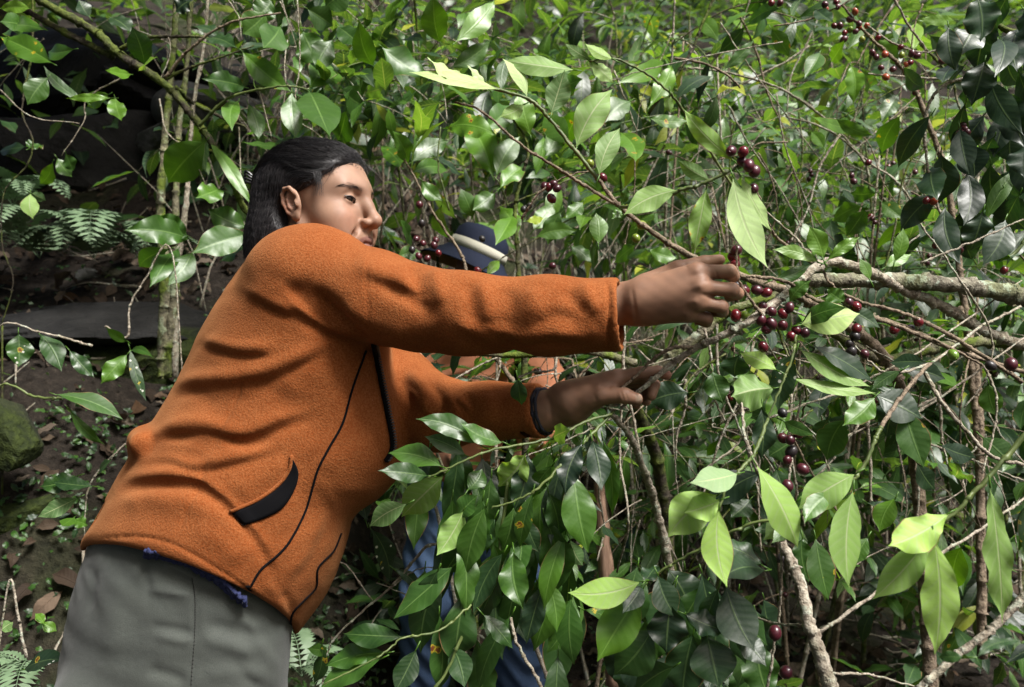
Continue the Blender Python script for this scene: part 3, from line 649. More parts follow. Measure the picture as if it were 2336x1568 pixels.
dr += drape([(450, 770), (540, 792), (620, 790)], 14, 4) + drape([(920, 880), (965, 930), (985, 990)], 9, 4) + drape([(1040, 900), (1065, 935), (1070, 985)], 9, 3.5)
JV = sculpt(JV, JN, dr); JN = normals(JV, JQ)
JV = sculpt(JV, JN, [(a, b * (1.2 if b > 6 else 1), c * (.65 if np.mean([p[0] for p in a]) < 780 and b > 6 else 1.15)) for a, b, c in folds]); JN = normals(JV, JQ)
nz = .6 * np.sin(JV[:, 0] * 61 + 3 * np.sin(JV[:, 2] * 37)) * np.sin(JV[:, 2] * 53 + 2 * np.sin(JV[:, 1] * 41)); JV = JV + JN * (nz * .0009)[:, None]
t = NT('orange_fleece'); n1 = t.noise(340., 3.0, .6); n2 = t.noise(1100., 2.0, .6); n3 = t.noise(14., 3.0); vo = t.n('TexVoronoi', {'Scale': 260.0, 'Vector': t.n('TexCoord').outputs['Object']}).outputs['Distance']
col = t.ramp(n3, [(.35, (.225, .070, .021)), (.65, (.285, .095, .030))]); col = t.mix(t.math('MULTIPLY', t.ramp(n1, [(.40, 1.), (.60, 0.)]), .75), col, C(.18, .040, .007))
lint = t.n('TexVoronoi', {'Scale': 55.0, 'Vector': t.n('TexCoord').outputs['Object']})
col = t.mix(t.math('MULTIPLY', t.math('LESS_THAN', lint.outputs['Distance'], .03), .4), col, C(.62, .45, .28))
t.P(Base_Color=col, Roughness=.95, Normal=t.bump(t.math('ADD', t.math('ADD', n1, t.math('MULTIPLY', n2, .5)), t.math('MULTIPLY', vo, .4)), .48, .003))
t.b.inputs['Specular IOR Level'].default_value = .12; t.b.inputs['Sheen Weight'].default_value = .22; t.b.inputs['Sheen Roughness'].default_value = .5; t.b.inputs['Sheen Tint'].default_value = (1, .55, .25, 1)
FLEECE = t.m
jacket = link('jacket', mesh('jacket', JV, JQ), woman, FLEECE)
jt = BVHTree.FromPolygons(JV.tolist(), JQ.tolist())
def on(tr, px, py, lift=.0, d=1.43):
    o = Vector((0, 0, CAMZ)); v = Vector(P(px, py, 1.0)) - o; h = tr.ray_cast(o, v.normalized())
    if h[0] is None: h = tr.find_nearest(Vector(P(px, py, d)))
    return np.array(h[0] + h[1] * lift), np.array(h[1])
t = NT('black_trim'); t.P(Base_Color=C(.004, .004, .005), Roughness=.9, Specular_IOR_Level=.1); TRIM = t.m
g = Geo()
for line in ([(835, 800), (804, 887), (782, 965), (752, 1020), (726, 1070), (713, 1113), (695, 1170), (661, 1235), (630, 1270), (595, 1300), (572, 1338), (556, 1366)], [(778, 1217), (760, 1258), (726, 1295), (721, 1339), (695, 1368), (667, 1400), (664, 1436)]):
    pp = smooth_path([(x, y, 0) for x, y in line], 5); tube(g, [on(jt, x, y, .0006)[0] for x, y, _ in pp], .0021, sides=6, sub=2)
g.build('piping', TRIM, jacket)
def strip(tr, up, lo, lift, n=26, thick=.0015, d=1.43):
    a = smooth_path([(x, y, 0) for x, y in up], 8); b = smooth_path([(x, y, 0) for x, y in lo], 8); i = np.linspace(0, 1, n)
    rs = lambda q: np.stack([np.interp(i, np.linspace(0, 1, len(q)), q[:, k]) for k in range(2)], 1)
    a, b = rs(a), rs(b); V = []; m = 6
    for k in range(n):
        for j in range(m):
            q = a[k] + (b[k] - a[k]) * j / (m - 1); pt, nn = on(tr, q[0], q[1], lift, d); V.append(pt)
    Q = [(k * m + j, k * m + j + 1, (k + 1) * m + j + 1, (k + 1) * m + j) for k in range(n - 1) for j in range(m - 1)]
    return np.array(V), np.array(Q)
V, Q = strip(jt, [(528, 1169), (587, 1143), (634, 1110), (660, 1074), (664, 1042)], [(556, 1199), (604, 1182), (643, 1160), (672, 1117), (681, 1078), (665, 1042)], .0014)
o = link('pocket', mesh('pocket', V, Q), jacket, TRIM); md = o.modifiers.new('solid', 'SOLIDIFY'); md.thickness = .002; md.offset = 0
g = Geo(); pp = smooth_path([(x, y, 0) for x, y in [(526, 1168), (587, 1141), (634, 1107), (660, 1071), (665, 1040)]], 5); tube(g, [on(jt, x, y, .001)[0] for x, y, _ in pp], .0032, sides=7, sub=2)
g.build('pocket_welt', FLEECE, jacket)
zl = smooth_path([(x, y, 0) for x, y in [(852, 786), (862, 835), (873, 890), (884, 945), (892, 985), (895, 1015), (890, 1036), (880, 1052)]], 10); zp = np.array([on(jt, x - 3, y, 0)[0] for x, y, _ in zl])
zp = smooth_path(zp[::5], 8); g = Geo(); tube(g, zp + (.003, -.002, 0), .0048, sides=6, sub=1); g.build('zipper_tape', TRIM, jacket)
g = Geo(); L = np.concatenate(((0,), np.cumsum(np.linalg.norm(np.diff(zp, axis=0), axis=1))))
for s in np.arange(.004, L[-1], .0048):
    p = np.array([np.interp(s, L, zp[:, i]) for i in range(3)]); tube(g, [p + (.004, -.004, .0), p + (.0105, -.004, .001)], .0017, sides=4, sub=1)
t = NT('zip_teeth'); t.P(Base_Color=C(.045, .045, .05), Roughness=.35); g.build('zipper', t.m, jacket)

g = Geo(); e1 = unit(np.cross(ld, (0, 0, 1))); e2 = np.cross(ld, e1)
for row in range(3): tube(g, [le + ld * (.004 - .006 * row) + (e1 * math.cos(a) + e2 * math.sin(a)) * (.0365 + .0012 * math.sin(a * 9 + row)) for a in np.linspace(0, 6.283, 40)], .0030, sides=6, sub=2)
t = NT('navy_knit'); t.P(Base_Color=t.mix(t.noise(300.), C(.008, .009, .016), C(.03, .032, .05)), Roughness=.9); g.build('cuff_lining', t.m, jacket)
# ---------------- the picker: blue jumper edge, trousers, boots
t = NT('blue_knit'); t.P(Base_Color=t.mix(t.noise(200.), C(.010, .013, .05), C(.028, .038, .12)), Roughness=.9); KNIT = t.m
g = Geo(); rng = np.random.default_rng(9)
for row in range(3):
    pp = smooth_path([(x, y, 0) for x, y in [(330, 1252), (380, 1258), (425, 1272), (470, 1296), (520, 1332), (560, 1366)]], 9)
    pts = [P(x + 3 * math.sin(i * 1.9), y + 4 + row * 6 + 4 * math.sin(i * 2.4 + row), 1.277 + .005 * row + .00010 * abs(x - 430)) for i, (x, y, _) in enumerate(pp)]
    tube(g, pts, .0042, sides=6, sub=3, rng=rng)
g.build('jumper', KNIT, woman)
KN = [((206, 1220), (690, 1330), 1.46, .150, -55), ((196, 1262), (672, 1420), 1.46, .160, -58), ((172, 1330), (664, 1450), 1.46, .166, -40), ((150, 1420), (660, 1500), 1.46, .168, -20), ((128, 1550), (655, 1580), 1.46, .168, -6), ((118, 1650), (650, 1660), 1.46, .165, 0), ((120, 1740), (645, 1740), 1.46, .15, 0)]
tv = Vol((P(90, 0, 1.5)[0] - .06, 1.24, -.06), (P(720, 0, 1.4)[0] + .05, 1.70, P(0, 1200, 1.4)[2]), .006)
V, Q = loft(interp_rings(KN), power=2.4); tv.D = np.minimum(tv.D, level_set(tv, V, Q))
for pts in ([P(270, 1640, 1.40), P(300, 1900, 1.40), P(310, 2140, 1.42)], [P(505, 1640, 1.50), P(560, 1900, 1.50), P(570, 2120, 1.52)]):
    tv.chain(pts, (.118, .095, .085), k=.03)
tv.blur(1); TV, TQ = tv.polys(); TN = normals(TV, TQ)
TV = sculpt(TV, TN, [(a, 1.25 * b if b > 5 else b, 1.2 * c) for a, b, c in [([(440, 1300), (445, 1400), (436, 1568)], 4, -1.4), ([(370, 1285), (410, 1302), (445, 1322)], 8, 4), ([(380, 1300), (420, 1318), (440, 1330)], 6, -4), ([(330, 1345), (400, 1352), (440, 1362)], 8, 3), ([(460, 1330), (520, 1345), (580, 1390)], 12, 3.5), ([(460, 1350), (530, 1370), (600, 1430)], 10, -3), ([(340, 1430), (400, 1440), (440, 1452)], 10, -3.5), ([(350, 1445), (410, 1458), (440, 1462)], 9, 3.5), ([(460, 1420), (540, 1440), (620, 1460)], 14, -4), ([(455, 1455), (520, 1470), (590, 1500)], 12, 3.5), ([(190, 1280), (215, 1330), (200, 1400)], 8, -3), ([(330, 1530), (380, 1540), (430, 1560)], 12, -4), ([(460, 1540), (540, 1530), (620, 1545)], 14, 3), ([(240, 1300), (260, 1400), (240, 1520)], 26, 3), ([(300, 1270), (330, 1300), (340, 1360)], 9, -3), ([(560, 1400), (600, 1480), (640, 1530)], 12, 3), ([(520, 1500), (580, 1560), (640, 1590)], 12, -3)]])
TN = normals(TV, TQ); nz = np.sin(TV[:, 0] * 33 + 3 * np.sin(TV[:, 2] * 27)) * np.sin(TV[:, 2] * 45 + 2 * TV[:, 0] * 20); TV = TV + TN * (nz * .0014)[:, None]
t = NT('grey_cotton'); n1 = t.noise(12., 4.0); n2 = t.noise(900., 2.0); col = t.ramp(n1, [(.3, (.038, .047, .038)), (.7, (.062, .074, .060))]); col = t.mix(.25, col, t.ramp(n2, [(.3, .05), (.7, .18)]))
t.P(Base_Color=col, Roughness=.78, Normal=t.bump(t.math('ADD', t.noise(25., 4.), t.math('MULTIPLY', n2, .25)), .35, .006)); t.b.inputs['Sheen Weight'].default_value = .12; t.b.inputs['Specular IOR Level'].default_value = .25; GREY = t.m
trs = link('trousers', mesh('trousers', TV, TQ), woman, GREY); tt_ = BVHTree.FromPolygons(TV.tolist(), TQ.tolist())
g = Geo(); pp = smooth_path([(438, 1318, 0), (445, 1370, 0), (444, 1450, 0), (436, 1566, 0), (430, 1700, 0)], 8); q = [on(tt_, x, y, .0003)[0] for x, y, _ in pp]
q = smooth_path(q, 5)
for i in range(0, len(q) - 2, 3): tube(g, [q[i], q[i + 2]], .0009, sides=4, sub=1)
t = NT('dark_thread'); t.P(Base_Color=C(.02, .02, .018), Roughness=.9); g.build('seam', t.m, trs)
def boot(parent, p, yaw_, mat, s=1.0):
    v = Vol(p - .24, p + .24, .006); d = np.array((math.cos(yaw_), math.sin(yaw_), 0)); c = np.asarray(p, float)
    v.cap(c + (0, 0, .10), c + (0, 0, .02), .052, .048, k=0); v.cap(c + (0, 0, .035) - d * .03, c + d * .13 + (0, 0, .022), .042, .040, k=.03); v.cap(c + d * .13 + (0, 0, .028), c + d * .17 + (0, 0, .022), .040, .032, k=.02)
    v.op(lambda X, Y, Z: Z - (c[2] - .008) + 0 * X + 0 * Y, c - .3, c + (.3, .3, 0), 0, 's'); v.blur(1); V, Q = v.polys(); link('boot', mesh('boot', V, Q), parent, mat)
t = NT('black_rubber'); t.P(Base_Color=C(.012, .012, .013), Roughness=.5); RUBBER = t.m
boot(woman, np.array((P(310, 0, 1.42)[0], 1.42, -.06)), 0.1, RUBBER); boot(woman, np.array((P(570, 0, 1.52)[0], 1.52, -.06)), 0.05, RUBBER)
# ------------------------------------------------------------------ the ground: a hillside that climbs behind the pickers
rng = np.random.default_rng(11)
def vnoise(x, y, s, seed=0):
    x, y = np.asarray(x, float) * s, np.asarray(y, float) * s; i, j = np.floor(x), np.floor(y); a, b = x - i, y - j; a, b = a * a * (3 - 2 * a), b * b * (3 - 2 * b)
    h = lambda p, q: np.modf(np.abs(np.sin(p * 127.1 + q * 311.7 + seed * 74.7) * 43758.5453))[0]
    return (h(i, j) * (1 - a) + h(i + 1, j) * a) * (1 - b) + (h(i, j + 1) * (1 - a) + h(i + 1, j + 1) * a) * b - .5
def ground(x, y, fine=True):
    x, y = np.asarray(x, float), np.asarray(y, float)
    y0 = np.interp(x, [-4, -1.6, -.9, -.3, .3, 1.2, 3, 6], [.9, 1.25, 1.6, 2.5, 3.0, 3.3, 3.6, 4.0])
    t = np.maximum(0, y - y0); z = -.06 + .62 * t * np.clip(t / 1.0, .25, 1) + .0 * x
    z = np.where(y > 11, z, z); z = np.minimum(z, 15 + .05 * t)
    z = z + np.where(x < -.5, .14 * np.clip((y - 1.5) / .8, 0, 1), 0)
    z = z + .22 * vnoise(x, y, .9, 1) * np.clip(t, 0.15, 1)
    if fine: z = z + .10 * vnoise(x, y, 2.6, 2) * np.clip(t + .2, .2, 1) + .035 * vnoise(x, y, 8, 3) + .014 * vnoise(x, y, 24, 4)
    return z
t = NT('forest_soil'); n1 = t.noise(3., 5., .6); n2 = t.noise(35., 5., .65); n3 = t.noise(1.3, 4.)
col = t.ramp(n2, [(.3, (.007, .006, .005)), (.55, (.022, .018, .014)), (.75, (.062, .050, .039))]); col = t.mix(t.math('MULTIPLY', n1, .5), col, C(.03, .021, .015))
col = t.mix(t.ramp(n3, [(.52, 0.), (.66, .6)]), col, t.ramp(n2, [(.3, (.014, .026, .006)), (.7, (.05, .075, .018))]))
t.P(Base_Color=col, Roughness=.9, Normal=t.bump(n2, .9, .03)); t.b.inputs['Specular IOR Level'].default_value = .2; SOIL = t.m
xs = np.concatenate((np.linspace(-60, -5, 24), np.linspace(-4.8, 5.6, 210), np.linspace(6, 60, 24))); ys = np.concatenate((np.linspace(-40, .4, 20), np.linspace(.5, 8, 190), np.linspace(8.3, 16, 40), np.linspace(18, 160, 24)))
X, Y = np.meshgrid(xs, ys); Z = ground(X, Y); V = np.stack((X, Y, Z), -1).reshape(-1, 3); nx = len(xs)
i = np.arange(len(ys) - 1)[:, None] * nx; j = np.arange(nx - 1)[None]; Q = np.stack((i + j, i + j + 1, i + nx + j + 1, i + nx + j), -1).reshape(-1, 4)
tag(link('ground', mesh('ground', V, Q), None, SOIL), kind='structure')
def gp(px, py, d0=1.6, d1=14.):
    """the point of the hillside seen at photo position (px, py)"""
    d = np.linspace(d0, d1, 600); x = (px - CX) / F * d; z = CAMZ - (py - CY) / F * d; h = ground(x, d, False); k = np.nonzero(z < h)[0]
    k = k[0] if len(k) else len(d) - 1; return np.array((x[k], d[k], float(ground(x[k], d[k]))))

# ---------------- rocks of the outcrop on the hillside
def rock_mat(name, a, b, moss):
    t = NT(name); n1 = t.noise(5., 6., .65); n2 = t.noise(45., 4., .6); n3 = t.noise(2.5, 3.); col = t.ramp(n1, [(.3, a), (.7, b)]); col = t.mix(t.math('MULTIPLY', n2, .5), col, C(a[0] * .5, a[1] * .5, a[2] * .5))
    if moss: col = t.mix(t.ramp(n3, [(.62 - moss * .35, 0.), (.70 - moss * .25, .95)]), col, t.ramp(n2, [(.3, (.008, .014, .003)), (.7, (.035, .05, .007))]))
    t.P(Base_Color=col, Roughness=.85, Normal=t.bump(t.math('ADD', n1, t.math('MULTIPLY', n2, .4)), .9, .03)); t.b.inputs['Specular IOR Level'].default_value = .25; return t.m
ROCKD = rock_mat('shade_darkened_rock', (.008, .008, .008), (.034, .033, .031), 0); ROCKG = rock_mat('grey_rock', (.06, .06, .057), (.20, .20, .185), .10); ROCKM = rock_mat('mossy_rock', (.018, .017, .015), (.05, .047, .038), .75)  # near-black tones put the shade of the overhang into the rock colour
def rock(c, r, seed, mat, label, rz=0., sub=4, jag=.16):
    import bmesh
    bm = bmesh.new(); bmesh.ops.create_icosphere(bm, subdivisions=sub, radius=1.0); V = np.array([v.co[:] for v in bm.verts]); q = [[v.index for v in f.verts] for f in bm.faces]; bm.free()
    rg = np.random.default_rng(seed); N = rg.normal(size=(13, 3)); N /= np.linalg.norm(N, axis=1)[:, None]; dd = rg.uniform(.55, .95, 13)
    s = np.min(np.where(V @ N.T > .05, dd / np.maximum(V @ N.T, .05), 9), 1); s = np.minimum(s, 1.15)       # planes cut facets
    V = V * s[:, None]; ph = rg.uniform(0, 6, 6); V = V + V * (jag * .35 * np.sin(V @ N[0] * 5 + ph[0]) * np.sin(V @ N[1] * 6 + ph[1]) + jag * .2 * np.sin(V @ N[2] * 13 + ph[2]) * np.sin(V @ N[3] * 15 + ph[3]))[:, None] * .6
    V = V * np.asarray(r); cz, sz = math.cos(rz), math.sin(rz); V = V @ np.array(((cz, sz, 0), (-sz, cz, 0), (0, 0, 1.)))
    o = link('rock', mesh('rock', V, q, smooth=False), None, mat); o.location = c; tag(o, label, 'rock', 'rocks of the hillside outcrop'); return o
rock(P(130, 400, 4.3) + (0, .75, 0), (1.25, .85, .62), 3, ROCKD, 'huge boulder with shade in its dark colour, overhanging the ferns', .2, 5, .22)
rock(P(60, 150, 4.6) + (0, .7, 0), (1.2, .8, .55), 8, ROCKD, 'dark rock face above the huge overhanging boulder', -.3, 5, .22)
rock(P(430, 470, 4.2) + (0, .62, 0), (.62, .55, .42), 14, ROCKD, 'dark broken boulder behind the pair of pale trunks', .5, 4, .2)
rock(P(345, 292, 4.0) + (0, .25, 0), (.17, .20, .085), 21, ROCKG, 'pale grey squared stone jutting out above the dark hollow', .15, 4, .05)
rock(P(470, 225, 4.2) + (0, .3, 0), (.34, .3, .16), 33, ROCKG, 'long pale grey slab leaning behind the mossy branch', .3, 4, .06)
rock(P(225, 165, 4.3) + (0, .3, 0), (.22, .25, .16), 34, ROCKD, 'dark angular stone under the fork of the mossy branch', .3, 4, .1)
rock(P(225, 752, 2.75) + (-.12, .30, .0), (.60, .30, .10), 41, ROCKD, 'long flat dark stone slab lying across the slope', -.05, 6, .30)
rock(P(250, 850, 2.62) + (-.05, .32, 0), (.46, .26, .16), 46, ROCKM, 'mossy stone under the flat dark slab', .1, 4, .12)
rock(P(-42, 1000, 2.1) + (0, .1, 0), (.085, .13, .11), 52, ROCKM, 'bright green mossy boulder at the edge of the frame', .4, 4, .08)
rock(P(10, 1170, 2.2) + (0, .2, -.02), (.16, .2, .09), 55, ROCKM, 'low dark rock with moss beneath the bright mossy boulder', .4, 4, .1)
rock(P(170, 635, 3.3) + (0, .1, 0), (.08, .08, .05), 57, ROCKG, 'small grey stone among the dead leaves below the ferns', .4, 3, .1)
rock(P(540, 300, 4.7) + (0, .3, 0), (.4, .3, .3), 61, ROCKG, 'grey boulder behind the hair of the picker in orange', .7, 4, .1)

# ---------------- dead leaves, sticks and small green cover on the ground (nobody could count them)
def scatter(n, region, seed, size, green=False, name='leaf_litter'):
    g = Geo(); rg = np.random.default_rng(seed); k = 0
    while k < n:
        x0, x1, y0, y1 = region[rg.integers(len(region))]; x, y = rg.uniform(x0, x1), rg.uniform(y0, y1)
        if abs(proj((x, y, 1.))[0] - CX) > 1900: k += .2; continue
        k += 1; z = float(ground(x, y)) + .008; e = .05; gx = (float(ground(x + e, y, False)) - z + .008) / e; gy = (float(ground(x, y + e, False)) - z + .008) / e
        up = unit(np.array((-np.clip(gx, -1, 1), -np.clip(gy, -1, 1), 1)) + rg.normal(0, .35, 3)); a = rg.uniform(0, 6.28); dr = np.array((math.cos(a), math.sin(a), 0)); dr = unit(dr - up * dr.dot(up) + rg.normal(0, .25, 3))
        L = size * rg.uniform(.45, 1.25); b = np.array((x, y, z + abs(rg.normal(0, .012)) + (.02 if green else 0)))
        leaf(g, b, b + dr * L, L * rg.uniform(.17, .28), up, rg, curl=rg.uniform(-.15, .28), fold=rg.uniform(.0, .7), wav=.3, twist=rg.uniform(-1, 1), tone=rg.uniform(.05, .35), spot=0, lod=1 if y < 4 else 0)
    return g.build(name, LEAF if green else DEAD)
tag(scatter(7000, [(-2.3, -.2, 1.5, 4.2), (-1.2, 1.2, 2.6, 6.0), (.1, 2.6, 2.2, 4.5), (-.8, .8, 3.2, 5.5), (-.7, .5, 3.3, 5.2), (-.7, .5, 3.3, 5.2), (-3.5, 3.5, 3.5, 7)], 4, .085), kind='stuff')
tag(scatter(3200, [(-2.2, -.4, 1.5, 3.4), (-1.5, -.4, 1.4, 2.6), (-1.5, -.4, 1.4, 2.6), (-1.5, 1.8, 2.4, 5)], 6, .035, True, 'ground_cover'), kind='stuff')
g = Geo(); rg = np.random.default_rng(8)
for k in range(260):
    x, y = rg.uniform(-2.3, 2.6), rg.uniform(1.7, 5.2); a = rg.uniform(0, 6.28); L = rg.uniform(.06, .30); dx, dy = L * math.cos(a), L * math.sin(a)
    q = [np.array((x + dx * s, y + dy * s, float(ground(x + dx * s, y + dy * s)) + .014 + .02 * rg.uniform())) for s in (0, .35, .7, 1)]; tube(g, q, rg.uniform(.0015, .006), .0015, sides=5, sub=2, rng=rg)
tag(g.build('fallen_twigs', TWIG), kind='stuff')

# ---------------- ferns on the ledge
FERN = NT('fern_frond'); FERN.P(Base_Color=FERN.mix(FERN.noise(30.), C(.09, .16, .075), C(.24, .34, .20)), Roughness=.5); FERN = FERN.m
def fern(p, n, L, seed, label):
    rg = np.random.default_rng(seed); root = link('fern', None); root.location = p; L *= 1.35; tag(root, label, 'fern', 'ferns on the hillside ledge')
    for k in range(n):
        g = Geo(); a = rg.uniform(-2.6, -.4) if k % 3 else rg.uniform(0, 6.28); d = np.array((math.cos(a), math.sin(a), 0)); l = L * rg.uniform(.7, 1.1)
        rach = smooth_path([np.zeros(3), d * l * .3 + (0, 0, l * .30), d * l * .7 + (0, 0, l * .30), d * l + (0, 0, l * .02)], 7); tube(g, rach, .0016, .0005, sides=4, sub=1)
        for i in range(2, len(rach)):
            s = i / (len(rach) - 1); T = unit(rach[i] - rach[i - 1]); side = unit(np.cross(T, (0, 0, 1))); w_ = l * .24 * math.sin(math.pi * min(1, .12 + s * .88)) ** .8
            for sg in (-1, 1): leaf(g, rach[i], rach[i] + (side * sg + T * .35 - np.array((0, 0, .15))) * w_, w_ * .16, np.cross(T, side) * -1, rg, curl=.05, fold=.1, wav=.3, lod=0)
        link('frond', mesh('frond', np.concatenate(g.V), np.concatenate(g.Q)), root, FERN)
for (px, py, d, n, L, sd, lb) in ((90, 590, 3.2, 6, .30, 1, 'fern with drooping fronds under the dark boulder, nearest the frame edge'), (215, 590, 3.2, 6, .32, 2, 'large drooping fern in the middle of the ledge below the dark hollow'), (330, 590, 3.3, 5, .26, 3, 'broad pale fern on the ledge beside the double trunk'),
                                  (30, 470, 3.2, 4, .25, 4, 'fern hanging from the dark rock face above the ledge'), (40, 545, 3.0, 4, .22, 5, 'small fern behind the thin dark sapling'), (445, 600, 3.4, 4, .22, 6, 'small fern half hidden behind the double mossy trunk'),
                                  (75, 1545, 1.75, 4, .13, 7, 'tiny bright green fern beside the grey trousers'), (690, 1545, 1.95, 4, .15, 8, 'small fern low down in front of the grey trousers')):
    fern(P(px, py, d), n, L, sd, lb)

# ---------------- second picker in a hat, half hidden behind the branches
man = tag(link('person', None), 'picker in navy hat, terracotta shirt and blue jeans, half hidden behind leaves', 'person')
MD = 2.55
bv = Vol((P(860, 0, MD)[0] - .02, MD - .40, -.16), (P(1330, 0, MD)[0] + .05, MD + .35, P(0, 500, MD)[2]), .007)
mh = P(1088, 640, MD)
bv.ell(mh, (.075, .092, .105), k=0); bv.ell(mh + (.012, -.062, -.045), (.05, .04, .055), k=.03); bv.cap(mh + (.016, -.095, -.005), mh + (.018, -.112, -.032), .010, .014, k=.012); bv.ell(mh + (.016, -.088, -.074), (.022, .02, .012), k=.01)
for s in (-1, 1): bv.ell(mh + (.012 + s * .034, -.094, .004), (.018, .012, .010), k=.01, mode='s'); bv.ell(mh + (s * .078, .0, -.01), (.012, .02, .032), k=.008)
bv.cap(mh + (0, .01, -.08), P(1090, 760, MD), .052, .06, k=.03); bv.cap(P(1090, 780, MD), P(1085, 1060, MD + .03), .15, .13, k=.05, squash=((0, 1, 0), .7))
MS = [(P(985, 800, MD), P(955, 980, MD - .06), P(1020, 1050, MD - .20)), (P(1205, 800, MD), P(1262, 930, MD - .10), P(1200, 1040, MD - .22))]
for a, b, c in MS:
    bv.chain([a, b, c], (.055, .045, .032), k=.03); e = unit(c - b); bv.cap(c, c + e * .06, .032, .034, k=.02, squash=((0, 1, 0), .7))
    for q in range(4): m = c + e * .075 + np.array((0, -.008, .028 - .019 * q)); bv.chain([m, m + e * .04, m + e * .055 + (0, .015, -.02)], (.0095, .009, .008), k=.006)
    bv.chain([c + e * .02 + (0, -.02, .025), c + e * .07 + (0, -.045, .02)], (.012, .009), k=.01)
MLEG = [[P(1010, 1160, MD), P(985, 1360, MD - .12), P(960, 1600, MD - .02)], [P(1140, 1160, MD), P(1175, 1370, MD - .14), P(1190, 1600, MD - .02)]]
for l in MLEG: bv.chain(l, (.07, .055, .045), k=.03)
bv.blur(1); V, Q = bv.polys(); link('body', mesh('body', V, Q, None, np.tile(np.array((.19, .095, .06)), (len(V), 1))), man, SKIN)
sv = Vol((P(860, 0, MD)[0] - .04, MD - .40, P(0, 1200, MD)[2]), (P(1330, 0, MD)[0] + .05, MD + .35, P(0, 700, MD)[2]), .008)
sv.cap(P(1090, 800, MD), P(1085, 1100, MD + .03), .175, .165, k=0, squash=((0, 1, 0), .72)); sv.cap(P(1000, 795, MD), P(1190, 795, MD), .085, .085, k=.05)
for a, b, c in MS: sv.chain([a, b, b + (c - b) * .72], (.082, .068, .052), k=.04)
sv.blur(1); V, Q = sv.polys(); N_ = normals(V, Q); V = V + N_ * (.006 * np.sin(V[:, 0] * 38 + 4 * np.sin(V[:, 2] * 22)) * np.sin(V[:, 2] * 30))[:, None]
def cloth(name, a, b, rough=.85, sc=300.):
    t = NT(name); t.P(Base_Color=t.mix(t.noise(9., 4.), C(*a), C(*b)), Roughness=rough, Normal=t.bump(t.noise(sc), .3, .003)); t.b.inputs['Specular IOR Level'].default_value = .2; return t.m
link('shirt', mesh('shirt', V, Q), man, cloth('terracotta_cloth', (.30, .115, .06), (.42, .18, .10)))
g = Geo(); tube(g, [P(1165, 770, MD - .19), P(1185, 830, MD - .185), P(1175, 920, MD - .17), P(1150, 1060, MD - .15)], .016, sides=8); g.build('strap', TRIM, man)
jn = Vol((P(860, 0, MD)[0] - .04, MD - .35, -.14), (P(1330, 0, MD)[0] + .05, MD + .35, P(0, 1080, MD)[2]), .008)
jn.cap(P(1040, 1140, MD + .02), P(1110, 1140, MD + .02), .125, .125, k=0, squash=((0, 1, 0), .8))
for l in MLEG: jn.chain(l, (.115, .092, .078), k=.03)
jn.blur(1); V, Q = jn.polys(); N_ = normals(V, Q); V = V + N_ * (.005 * np.sin(V[:, 2] * 70 + 5 * np.sin(V[:, 0] * 22)))[:, None]
link('jeans', mesh('jeans', V, Q), man, cloth('blue_denim', (.042, .075, .15), (.09, .145, .26)))
for l in MLEG: boot(man, np.array((l[2][0], l[2][1], -.12)), -1.5, RUBBER)
# bucket hat: crown and drooping brim by rings, cream band
NAVY = cloth('navy_cotton', (.009, .012, .026), (.016, .022, .046)); CREAM = cloth('cream_band', (.36, .35, .29), (.46, .44, .37)); TANL = cloth('tan_lining', (.26, .16, .08), (.32, .20, .10))
hc = P(1090, 574, MD)
tl = math.radians(23)
def hat_pt(r, a, z, droop=0.):
    x, y, zz = r * math.cos(a) * 1.0, r * math.sin(a) * 1.12, z + droop
    x, zz = x * math.cos(tl) + zz * math.sin(tl), zz * math.cos(tl) - x * math.sin(tl); return hc + (x, y, zz)
def rings_mesh(prof, m=48):
    V = [hat_pt(r * (1 + .02 * math.sin(3 * a + z * 60)), a, z, dr * (.6 + .4 * math.cos(2 * a + .4))) for (r, z, dr) in prof for a in [2 * math.pi * j / m for j in range(m)]]
    return np.array(V), np.array([(i * m + j, i * m + (j + 1) % m, (i + 1) * m + (j + 1) % m, (i + 1) * m + j) for i in range(len(prof) - 1) for j in range(m)])
V, Q = rings_mesh([(.002, .074, 0), (.04, .077, 0), (.066, .069, 0), (.083, .050, 0), (.090, .02, 0), (.094, -.012, 0), (.108, -.024, -.004), (.132, -.038, -.010), (.163, -.054, -.020), (.1645, -.057, -.020)])
hat = link('hat', mesh('hat', V, Q), man, NAVY); md = hat.modifiers.new('solid', 'SOLIDIFY'); md.thickness = .003
V, Q = rings_mesh([(.0905, .0175, 0), (.0942, .019, 0), (.0984, -.0115, 0), (.0940, -.0125, 0)]); link('hat_band', mesh('hat_band', V, Q, smooth=False), hat, CREAM)
V, Q = rings_mesh([(.162, -.0585, -.020), (.132, -.0425, -.010), (.106, -.028, -.004), (.088, -.016, 0)]); link('brim_lining', mesh('brim_lining', V, Q), hat, TANL)

# ---------------- cut pole standing in the bushes
g = Geo(); rg = np.random.default_rng(2); a, b = P(1362, 1060, 2.15), P(1392, 1430, 2.12); b2 = b + (b - a) * .35; b2[2] = max(b2[2], -.1)
tube(g, [a, a + (b - a) * .22, b, b2], [.003, .017, .021, .022], sides=9, sub=8, rng=rg)
t = NT('bare_wood'); n1 = t.n('TexNoise', {'Scale': 12., 'Detail': 5.}); mp = t.n('Mapping', {'Vector': t.n('TexCoord').outputs['Object'], 'Scale': (9, 9, .8)}); t.set(n1.inputs['Vector'], mp.outputs[0])
t.P(Base_Color=t.ramp(n1.outputs[0], [(.35, (.14, .08, .05)), (.65, (.30, .19, .13))]), Roughness=.8, Normal=t.bump(n1.outputs[0], .5, .006))
tag(g.build('wooden_pole', t.m), 'brown wooden pole sharpened at the top, standing behind the leafy bunch', 'pole')
